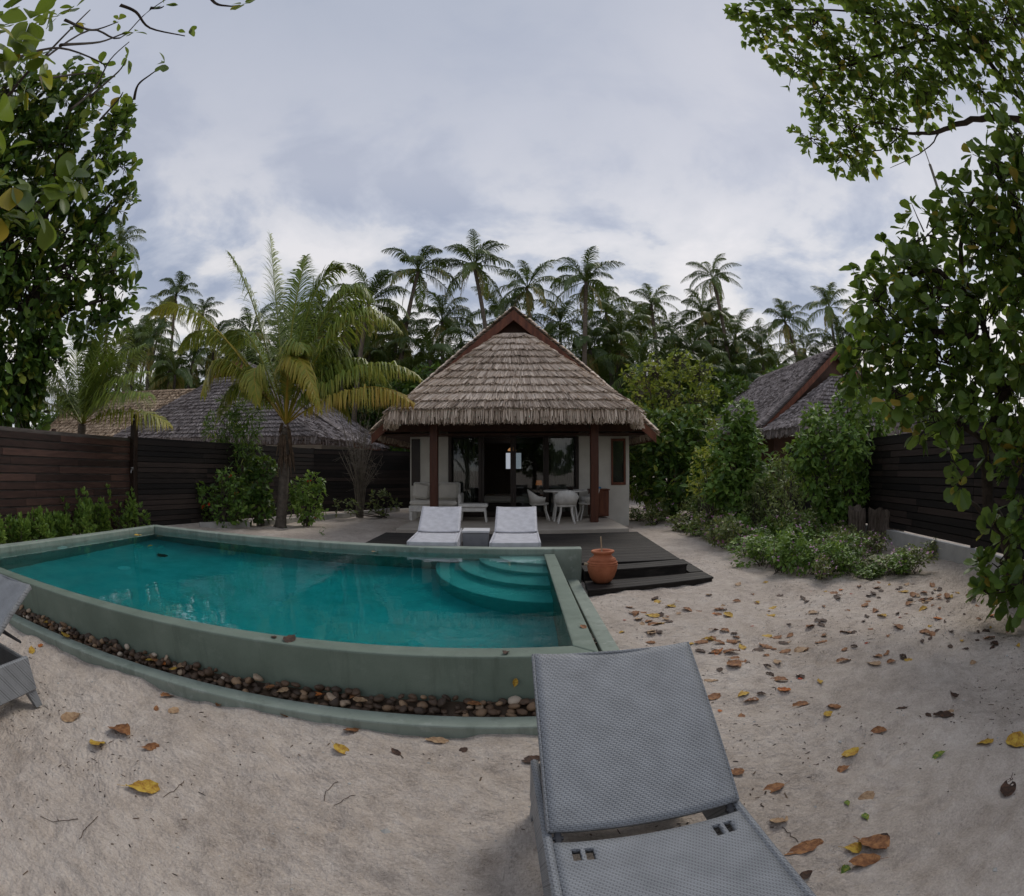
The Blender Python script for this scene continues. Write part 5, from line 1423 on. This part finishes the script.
for k, (x, y) in enumerate(fbed):
    p = at_z(x, min(y + 12, 575), 0)
    o = proto[k] if k < 5 else copy_tree(proto[k % 5])
    o.location = (p[0], p[1], -.05); s = g.uniform(.9, 1.35) * (1 + .03 * max(0, p[1] - 8)); o.scale = (s * 1.15, s * 1.15, s * g.uniform(.55, 1.35) * (.7 if x > 850 else 1)); o.rotation_euler = (0, 0, g.uniform(0, 6.28))
o = copy_tree(proto[3]); p = at_z(819, 579, 0); o.location = (p[0], p[1], 0); o.scale = (.75, .75, .8); o['label'] = 'small separate pink periwinkle plant at the front edge of the bed'
o = copy_tree(proto[1]); p = at_z(967, 548, 0); o.location = (7.0, 6.3, 0); o.scale = (.6, .6, .6); o['label'] = 'small dark plant against the pale plinth of the black fence'
bushat('white_flower_shrub', 'white flowering plant at the far end of the bed by the villa corner', 655, 503, 17.5, [(648, 497, 17.5, .4), (660, 500, 17.2, .45), (672, 503, 16.5, .4)], .12, 230, M['leaf_grey'], .5, flowers=(60, .07, M['top_white']))
shrub('yellow_flower_plant', 'little plant with yellow flowers among the pink periwinkles', at_z(783, 548, 0), [((0, 0, .35), (.14, .12, .15), 1.)], .07, 30, 5, T_DIAM, M['leaf_bush'], g, 'plant', flowers=(3, .05, M['petal_yellow']), stem_r=.006)

# tree stumps in the bed
g = np.random.default_rng(47)
for k, (x, y, Yd, r, h, lab) in enumerate([(856, 545, 8.5, .19, .74, 'tall pale weathered stump, leftmost of three in the flower bed'), (873, 545, 8.75, .17, .66, 'middle weathered stump in the flower bed'), (891, 545, 8.4, .26, .66, 'thick dark stump, rightmost of three by the black fence')]):
    base = at_y(x, y, Yd); base[2] = 0
    m = MB(); V = []; n = 44; ph = g.uniform(0, 6.28, 8); rag = g.normal(0, .012, n); rag = (rag + np.roll(rag, 1)) * .7
    levels = list(np.linspace(0, 1, 9)) + ['in1', 'in2']
    for t in levels:
        for q_ in range(n):
            a = 6.283 * q_ / n
            lob = 1 + .12 * math.sin(3 * a + ph[0]) + .07 * math.sin(7 * a + ph[1]) + .05 * math.sin(13 * a + ph[2])
            top = h * (1 + .05 * math.sin(a + ph[3]) + .03 * math.sin(4 * a + ph[4])) + rag[q_]
            if t == 'in1': rr, z = r * .72 * lob, top - .10
            elif t == 'in2': rr, z = r * .05, h * .72
            else: rr, z = r * lob * (1 + .35 * (1 - t) ** 4 + .05 * math.sin(t * 9 + ph[5] + a)), t * top
            V.append((rr * math.cos(a) + .06 * z * (k - 1), rr * math.sin(a), z))
    F = [(i * n + q_, i * n + (q_ + 1) % n, (i + 1) * n + (q_ + 1) % n, (i + 1) * n + q_) for i in range(len(levels) - 1) for q_ in range(n)]
    m.add(V, F); o = m.build('tree_stump', M['stump'], None, False); o.location = base; tag(o, lab, 'stump', 'weathered stumps in the flower bed')

# ------------------------------------------------------------------ fallen leaves
def dry_leaf_mesh(seed):
    g = np.random.default_rng(seed); V = []; nu, nv = 9, 5
    curl, bend, tw = g.uniform(-.5, 1.3), g.uniform(-.5, .7), g.uniform(-.5, .5)
    for i in range(nu):
        t = i / (nu - 1); w = .02 + .30 * math.sin(math.pi * min(1, t * .96 + .02)) ** .7 * (.6 + .55 * t)
        for j in range(nv):
            s = (j / (nv - 1) - .5) * 2
            a = s * curl * .8 + 1e-6
            x = w * math.sin(a) / (curl * .8 + 1e-6) if abs(curl) > .05 else w * s
            z = w * (1 - math.cos(a)) / (abs(curl) * .8 + .2) * 1.1 + bend * .35 * (t - .5) ** 2 + tw * .25 * s * (t - .5) + .02 * math.sin(t * 17 + s * 4)
            V.append((x, t - .5 + .02 * math.sin(s * 5), z))
    V = np.array(V); V[:, 2] -= V[:, 2].min()
    V = list(V) + [(-.012, -.5, .03), (.012, -.5, .03), (.010, -.78, .05), (-.010, -.78, .05)]
    F = [(i * nv + j, i * nv + j + 1, (i + 1) * nv + j + 1, (i + 1) * nv + j) for i in range(nu - 1) for j in range(nv - 1)] + [(nu * nv, nu * nv + 1, nu * nv + 2, nu * nv + 3)]
    return np.array(V), F
def dry_mat(name, stops):
    m = pm(name, stops, 7., .65, .3, 30., spec=.25)
    return m
DC = {'brown': dry_mat('leaf_brown', [(.35, (.11, .043, .018)), (.5, (.21, .088, .034)), (.65, (.33, .16, .062))]), 'dark brown': dry_mat('leaf_darkbrown', [(.35, (.022, .013, .010)), (.5, (.05, .027, .018)), (.65, (.10, .05, .03))]),
      'yellow': dry_mat('leaf_yellow', [(.35, (.24, .11, .02)), (.5, (.42, .25, .035)), (.65, (.52, .36, .06))]), 'tan': dry_mat('leaf_tan', [(.35, (.20, .12, .065)), (.5, (.33, .21, .12)), (.65, (.42, .29, .17))]),
      'orange': dry_mat('leaf_orange', [(.35, (.25, .055, .015)), (.5, (.40, .12, .025)), (.65, (.5, .2, .05))]), 'green': dry_mat('leaf_green', [(.35, (.05, .10, .02)), (.5, (.10, .17, .03)), (.65, (.3, .27, .04))]),
      'red': dry_mat('leaf_red', [(.35, (.30, .03, .015)), (.5, (.45, .06, .025)), (.65, (.5, .12, .05))])}
DL = {}
for c in DC:
    DL[c] = []
    for i in range(5):
        V, F = dry_leaf_mesh(abs(hash(c)) % 1 + 900 + i * 7 + list(DC).index(c) * 31)
        me = bpy.data.meshes.new('fallen_leaf'); me.from_pydata([tuple(v) for v in V], [], F); me.materials.append(DC[c])
        me.polygons.foreach_set('use_smooth', [True] * len(me.polygons)); DL[c].append(me)
g = np.random.default_rng(61)
GRP = 'fallen leaves on the sand'
def put_leaf(p, L, col, label, group=GRP, rz=None, z=None, k=None):
    o = link(bpy.data.objects.new('fallen_leaf', DL[col][int(g.integers(5)) if k is None else k]))
    o.scale = (L * g.uniform(.95, 1.25), L, L * 1.25)
    zz = float(hgt(p[0], p[1])) + .002 if z is None else z
    o.location = (p[0], p[1], zz)
    o.rotation_euler = (g.normal(0, .12), g.normal(0, .12), g.uniform(0, 6.28) if rz is None else R(rz))
    return tag(o, label, 'leaf', group)
NAMED = [(70, 714, .125, 'tan', 'round tan leaf alone on the left sand near the cut lounger'), (121, 731, .17, 'brown', 'curled rust brown leaf lying beside a yellow one, left foreground'), (97, 742, .13, 'yellow', 'curled yellow leaf touching a rust brown leaf, left foreground'),
 (152, 750, .09, 'brown', 'small brown leaf just right of the rust and yellow pair'), (144, 790, .14, 'yellow', 'long yellow brown leaf with a stalk in the lower left sand'), (174, 711, .085, 'tan', 'small tan leaf below the kerb, left of the middle'),
 (166, 693, .09, 'brown', 'reddish brown leaf touching the kerb above the small tan leaf'), (156, 707, .05, 'brown', 'tiny brown scrap beside the small tan leaf'), (220, 701, .085, 'brown', 'brown leaf lying against the kerb left of the pool middle'),
 (284, 716, .06, 'brown', 'small brown leaf against the kerb at the pool middle'), (341, 752, .085, 'yellow', 'yellow leaf on the sand in front of the kerb middle'), (396, 755, .06, 'dark brown', 'dark brown scrap right of the yellow leaf by the kerb'), (463, 751, .05, 'dark brown', 'tiny dark leaf near the left side of the near lounger'),
 (437, 741, .10, 'tan', 'tan brown leaf below the kerb, left of the near lounger'), (352, 731, .09, 'brown', 'brown leaf close under the kerb, right of the pool middle'), (32, 652, .10, 'yellow', 'crumpled yellow leaf near the kerb beside the cut lounger'), (40, 646, .08, 'orange', 'orange leaf on top of the crumpled yellow leaf'), (532, 760, .08, 'dark brown', 'dark leaf half hidden at the left edge of the near lounger'),
 (774, 790, .10, 'brown', 'curled brown leaf right of the near lounger hinge'), (851, 751, .11, 'yellow', 'yellow brown curled leaf in the open sand right of the near lounger'), (845, 764, .07, 'brown', 'small brown leaf touching the yellow brown curled leaf'), (866, 796, .085, 'tan', 'round tan leaf above the two green scraps on the right'),
 (867, 813, .05, 'green', 'small green leaf below the round tan leaf'), (847, 803, .035, 'green', 'tiny green scrap left of the round tan leaf'), (801, 850, .12, 'brown', 'long curled brown leaf near the lounger foot'), (814, 844, .06, 'brown', 'short brown leaf beside the long curled one near the lounger foot'), (856, 848, .09, 'yellow', 'yellow and green leaf in the pile at lower right'),
 (871, 848, .13, 'brown', 'large light brown leaf in the pile at lower right'), (862, 865, .11, 'brown', 'crumpled brown leaf at the bottom of the lower right pile'), (882, 842, .05, 'dark brown', 'dark leaf at the right side of the lower right pile'), (845, 870, .07, 'green', 'green brown rolled leaf left of the lower right pile'), (804, 878, .05, 'dark brown', 'dark scrap by the lounger edge at the bottom'),
 (776, 822, .09, 'tan', 'pale tan leaf with twigs right of the lounger'), (943, 717, .13, 'dark brown', 'large dark crumpled leaf on the right sand'), (947, 711, .09, 'tan', 'tan leaf leaning on the large dark crumpled leaf'), (928, 717, .05, 'dark brown', 'small dark leaf left of the large dark crumpled leaf'), (902, 707, .08, 'dark brown', 'dark oval leaf left of the dark crumpled pair'), (879, 730, .085, 'brown', 'thin brown leaf below the dark oval leaf'), (953, 698, .08, 'dark brown', 'dark flat leaf above the dark crumpled pair'),
 (985, 743, .10, 'yellow', 'oval yellow leaf near the right edge'), (1018, 742, .15, 'yellow', 'long yellow brown leaf cut by the right edge'), (1009, 786, .12, 'dark brown', 'dark red brown curled leaf at the right edge'), (939, 755, .07, 'green', 'pale green leaf in the middle of the right sand'), (820, 682, .06, 'yellow', 'small yellow leaf in the right sand, among brown ones'), (844, 659, .10, 'brown', 'brown leaf right of centre in the leaf scatter'), (735, 770, .085, 'brown', 'brown triangular leaf beside the lounger back corner'), (712, 697, .10, 'brown', 'rust leaf just right of the lounger back'), (742, 715, .05, 'brown', 'small brown leaf right of the rust leaf by the lounger back'), (720, 710, .04, 'orange', 'tiny orange scrap by the rust leaf near the lounger back')]
for x, y, L, c, lab in NAMED:
    put_leaf(at_z(x, y, 0), L * 1.42, c, lab)
LC = [(g.uniform(610, 1010), 590 + abs(g.normal(0, 1)) * 50) for _ in range(26)]
n = 0
while n < 225:
    x = g.uniform(598, 1024); y = 585 + (abs(g.normal(0, 1)) * 48)
    if g.random() < .62:
        q_ = LC[int(g.integers(26))]; x, y = q_[0] + g.normal(0, 16), q_[1] + g.normal(0, 6)
        if x > 1030: continue
    if y > 735 or (x < 720 and y > 645 and x < 640 + (y - 640)): continue
    if y < 560 + 0: continue
    p = at_z(x, y, 0)
    if p[0] < 1.0 and p[1] < 7.5: continue
    if p[1] > 6.4 and p[0] < 3.0: continue
    if p[0] > 5.6: continue
    c = str(g.choice(['brown', 'dark brown', 'tan', 'yellow', 'orange', 'red'], p=[.38, .30, .13, .09, .05, .05]))
    if x > 700 and g.random() < .2: x2 = x
    put_leaf(p, (.045 if c == 'red' else g.uniform(.06, .165)), c, {'red': 'tiny red leaf scrap' }.get(c, f'small {c} dry leaf') + ' scattered on the sand right of the pool'); n += 1
# leaves in the trough, on the walls, and in the water
for x, y, z, L, c, lab in [(65, 635, .09, .14, 'yellow', 'bright yellow leaf on the trough pebbles at left'), (176, 660, .09, .09, 'yellow', 'yellow tan leaf standing among the trough pebbles'), (162, 664, .09, .10, 'orange', 'rust red leaf on the trough pebbles beside the yellow tan one'), (280, 682, .09, .10, 'orange', 'orange brown leaf on the trough pebbles below the pool middle'),
    (138, 535.5, RZ + .003, .22, 'yellow', 'yellow leaf lying on the left pool wall corner'), (160, 536.5, RZ + .003, .16, 'tan', 'tan leaf on the back pool wall near its left corner'), (290, 639, POOLZ + .004, .15, 'dark brown', 'dark wet leaf stuck on the front pool edge'), (274, 637, POOLZ + .004, .07, 'dark brown', 'small dark scrap beside the wet leaf on the front pool edge'), (506, 653, POOLZ + .004, .07, 'dark brown', 'dark scrap on the front pool edge near the lounger'),
    (375, 552, POOLZ, .10, 'tan', 'tan leaf floating by the back pool wall'), (583, 627, POOLZ + .003, .07, 'brown', 'brown leaf on the right pool wall'), (122, 559, FLOORZ + .01, .3, 'dark brown', 'dark leaf lying on the pool floor at left'), (150, 546.5, POOLZ, .10, 'yellow', 'yellow leaf floating near the left pool corner')]:
    p = at_z(x, y, z if z > 0 else .1)
    if z < 0: p = np.array([-5.4, 6.6, 0])
    put_leaf(p, L, c, lab, 'leaves on and in the pool', z=z)
for k in range(16):
    x_ = g.uniform(-4.6, .0); c = str(g.choice(['brown', 'orange', 'tan', 'yellow', 'dark brown'], p=[.35, .2, .2, .1, .15]))
    put_leaf((x_, 2.97 + .037 * x_ + .12 + g.normal(0, .03), 0), g.uniform(.06, .11), c, f'small {c} leaf caught among the river pebbles in the trough', 'leaves on and in the pool', z=.115)
put_leaf((-.02, 3.2, 0), .001 + .06, 'yellow', 'small yellow leaf stuck to the front pool wall by the lounger', 'leaves on and in the pool', z=.22)
o = bpy.data.objects[[k for k in bpy.data.objects.keys() if k.startswith('fallen_leaf')][-1]]
for o in bpy.data.objects:
    if o.get('label', '').startswith('small yellow leaf stuck'):
        o.location = (.015, 3.183, .25); o.rotation_euler = (R(88), .2, .03)

# fine twig litter on the sand
g = np.random.default_rng(71)
n = 15000
px_ = g.uniform(-4.8, 6.5, n); py_ = .35 + g.uniform(0, 1, n) ** .9 * 9.5
keep = ~((px_ < 1.0) & (py_ > 2.6)) & ~((px_ < 2.9) & (py_ > 6.3)) & (px_ < 5.3 + py_ * .12)
dens_ = np.sin(px_ * 2.1 + 1.3 * np.sin(py_ * 1.7)) + np.sin(py_ * 2.9 + px_) + g.normal(0, .9, n)
keep &= dens_ > -.1 + 1.2 * (g.random(n) < .5)
px_, py_ = px_[keep], py_[keep]; n = len(px_)
L = np.exp(g.normal(np.log(.0072), .6, n)); a = g.uniform(0, 6.28, n); w = np.minimum(L * .6, .0042) * g.uniform(.6, 1.2, n)
dx, dy = np.cos(a) * L, np.sin(a) * L; ex, ey = -np.sin(a) * w, np.cos(a) * w
z = hgt(px_, py_) + .002
V = np.stack([np.stack([px_ - dx - ex, py_ - dy - ey, z], 1), np.stack([px_ + dx - ex, py_ + dy - ey, z + .001], 1), np.stack([px_ + dx + ex, py_ + dy + ey, z + .001], 1), np.stack([px_ - dx + ex, py_ - dy + ey, z], 1), np.stack([px_, py_, z + .004], 1)], 1).reshape(-1, 3)
off = (np.arange(n) * 5)[:, None]
F3 = np.concatenate([np.array([[0, 1, 4]]) + off, np.array([[1, 2, 4]]) + off, np.array([[2, 3, 4]]) + off, np.array([[3, 0, 4]]) + off])
lt = np_mesh('leaf_litter', V, F3, M['litter'], None, np.repeat(g.uniform(0, 1, n), 5)); tag(lt, 'tiny dark crumbs, twigs and plant crumbs strewn over the sand', 'litter', kind='stuff')
n = 900
cxp = g.uniform(-4.5, 6., n); cyp = .4 + g.uniform(0, 1, n) * 6.
kp = ~((cxp < 1.0) & (cyp > 2.6)) & ~((cxp < 3.0) & (cyp > 6.3)) & (cxp < 5.2 + cyp * .12); cxp, cyp = cxp[kp], cyp[kp]; n = len(cxp)
oct_ = np.array([(1, 0, 0), (0, 1, 0), (-1, 0, 0), (0, -1, 0), (0, 0, .6), (0, 0, -.6)], float); of = np.array([(0, 1, 4), (1, 2, 4), (2, 3, 4), (3, 0, 4), (1, 0, 5), (2, 1, 5), (3, 2, 5), (0, 3, 5)])
sz = np.exp(g.normal(np.log(.006), .5, n)); V = (oct_[None] * g.uniform(.6, 1.2, (n, 6, 1)) * sz[:, None, None] + np.stack([cxp, cyp, hgt(cxp, cyp) + .002], 1)[:, None]).reshape(-1, 3)
cb = np_mesh('coral_grit', V, (of[None] + (np.arange(n) * 6)[:, None, None]).reshape(-1, 3), M['plinth']); tag(cb, 'small pale coral bits lying in the sand', 'grit', kind='stuff')
for k, (x, y, ln) in enumerate([(175, 788, .22), (330, 790, .16), (90, 832, .2), (345, 800, .15), (790, 835, .12), (60, 820, .25), (660, 470, .1)]):
    if y < 600: continue
    p = at_z(x, y, 0); a = g.uniform(0, 6.28); m = MB(); pts = []
    for t in np.linspace(-.5, .5, 8):
        q_ = p[:2] + np.array([math.cos(a), math.sin(a)]) * t * ln + g.normal(0, .006, 2); pts.append((q_[0], q_[1], float(hgt(*q_)) + .004))
    m.tube(pts, .0018, 5); tag(m.build('twig', M['litter']), 'thin dark twig lying on the foreground sand', 'twig', 'twigs on the sand')

# ------------------------------------------------------------------ sky, light, camera
w = bpy.data.worlds.new('World'); scene.world = w; w.use_nodes = True
nt = w.node_tree; nt.nodes.clear()
out = nt.nodes.new('ShaderNodeOutputWorld'); bg = nt.nodes.new('ShaderNodeBackground'); bg.inputs[1].default_value = .1
SUN_EL, SUN_AZ = R(48), R(35)      # azimuth from +Y towards +X
sky = nt.nodes.new('ShaderNodeTexSky'); sky.sky_type = 'NISHITA'; sky.sun_disc = False; sky.sun_elevation = SUN_EL; sky.sun_rotation = SUN_AZ
tc = N(nt, 'ShaderNodeTexCoord'); sp = N(nt, 'ShaderNodeSeparateXYZ'); nt.links.new(tc.outputs['Generated'], sp.inputs[0])
zc = mth(nt, 'ADD', mth(nt, 'MAXIMUM', sp.outputs[2], 0.), .30)
cv = N(nt, 'ShaderNodeCombineXYZ')
nt.links.new(mth(nt, 'DIVIDE', sp.outputs[0], zc), cv.inputs[0]); nt.links.new(mth(nt, 'DIVIDE', sp.outputs[1], zc), cv.inputs[1]); cv.inputs[2].default_value = 3.7
n1 = N(nt, 'ShaderNodeTexNoise', Scale=2.7, Detail=10., Roughness=.56, Distortion=.25); nt.links.new(cv.outputs[0], n1.inputs['Vector'])
# overcast veil: brighter towards the horizon
el = mth(nt, 'MAXIMUM', sp.outputs[2], 0.)
veil = ramp(nt, [(0., (6.7, 6.5, 6.35)), (.22, (6.7, 6.55, 6.5)), (.42, (5.7, 5.75, 6.1)), (.60, (4.5, 4.7, 5.3)), (.78, (3.8, 4.1, 4.8)), (1., (3.6, 3.95, 4.6))], el)
cl = ramp(nt, [(.38, (.46, .53, .67)), (.46, (.70, .75, .84)), (.525, (.98, .98, .98)), (.64, (1.14, 1.11, 1.08))], n1.outputs[0])
# heavier broken cloud low down
low = ramp(nt, [(.10, (.8, .8, .8)), (.40, (1., 1., 1.)), (.52, (.42, .42, .42)), (.70, (.14, .14, .14))], el)
mx = N(nt, 'ShaderNodeMixRGB', blend_type='MIX'); nt.links.new(low.outputs[0], mx.inputs[0]); mx.inputs[1].default_value = (.98, .98, 1., 1); nt.links.new(cl.outputs[0], mx.inputs[2])
mu = N(nt, 'ShaderNodeMixRGB', blend_type='MULTIPLY'); mu.inputs[0].default_value = 1; nt.links.new(veil.outputs[0], mu.inputs[1]); nt.links.new(mx.outputs[0], mu.inputs[2])
fin = N(nt, 'ShaderNodeMixRGB', blend_type='MIX'); fin.inputs[0].default_value = .93; nt.links.new(sky.outputs[0], fin.inputs[1]); nt.links.new(mu.outputs[0], fin.inputs[2])
nt.links.new(fin.outputs[0], bg.inputs[0]); nt.links.new(bg.outputs[0], out.inputs[0])

sl = bpy.data.lights.new('Sun', 'SUN'); sl.energy = 1.15; sl.angle = R(24); sl.color = (1., .94, .85)
so = link(bpy.data.objects.new('Sun', sl))
sd = Vector((math.sin(SUN_AZ) * math.cos(SUN_EL), math.cos(SUN_AZ) * math.cos(SUN_EL), math.sin(SUN_EL)))
so.rotation_euler = (-sd).to_track_quat('-Z', 'Y').to_euler(); so.location = (0, 0, 30)

cd = bpy.data.cameras.new('Camera'); cam = link(bpy.data.objects.new('Camera', cd)); scene.camera = cam
cd.sensor_fit = 'HORIZONTAL'; cd.sensor_width = 36.; cd.lens = 10.4
cd.clip_start = .02; cd.clip_end = 3000
cd.type = 'PANO'
try:
    cc = cd; cc.panorama_type = 'FISHEYE_LENS_POLYNOMIAL'
except Exception:
    cc = cd.cycles; cc.panorama_type = 'FISHEYE_LENS_POLYNOMIAL'
s = 1024 / 36. / LF
cc.fisheye_fov = R(200)
cc.fisheye_polynomial_k0 = 0.; cc.fisheye_polynomial_k1 = -s; cc.fisheye_polynomial_k2 = 0.; cc.fisheye_polynomial_k3 = -LK * s ** 3; cc.fisheye_polynomial_k4 = 0.
cam.matrix_world = Matrix.Translation((0, 0, EYE)) @ Matrix.Rotation(R(90) + PITCH, 4, 'X') @ Matrix.Rotation(ROLL, 4, 'Z')

scene.view_settings.view_transform = 'Standard'; scene.view_settings.look = 'None'; scene.view_settings.gamma = 1; scene.view_settings.use_curve_mapping = False
scene.view_settings.exposure = 0.31
scene.render.engine = 'CYCLES'
cy = scene.cycles
cy.use_denoising = True
try: cy.denoiser = 'OPENIMAGEDENOISE'
except Exception: pass
cy.max_bounces = 12; cy.transparent_max_bounces = 12; cy.transmission_bounces = 8; cy.diffuse_bounces = 4; cy.glossy_bounces = 4
cy.caustics_refractive = True; cy.caustics_reflective = False; cy.sample_clamp_indirect = 6.
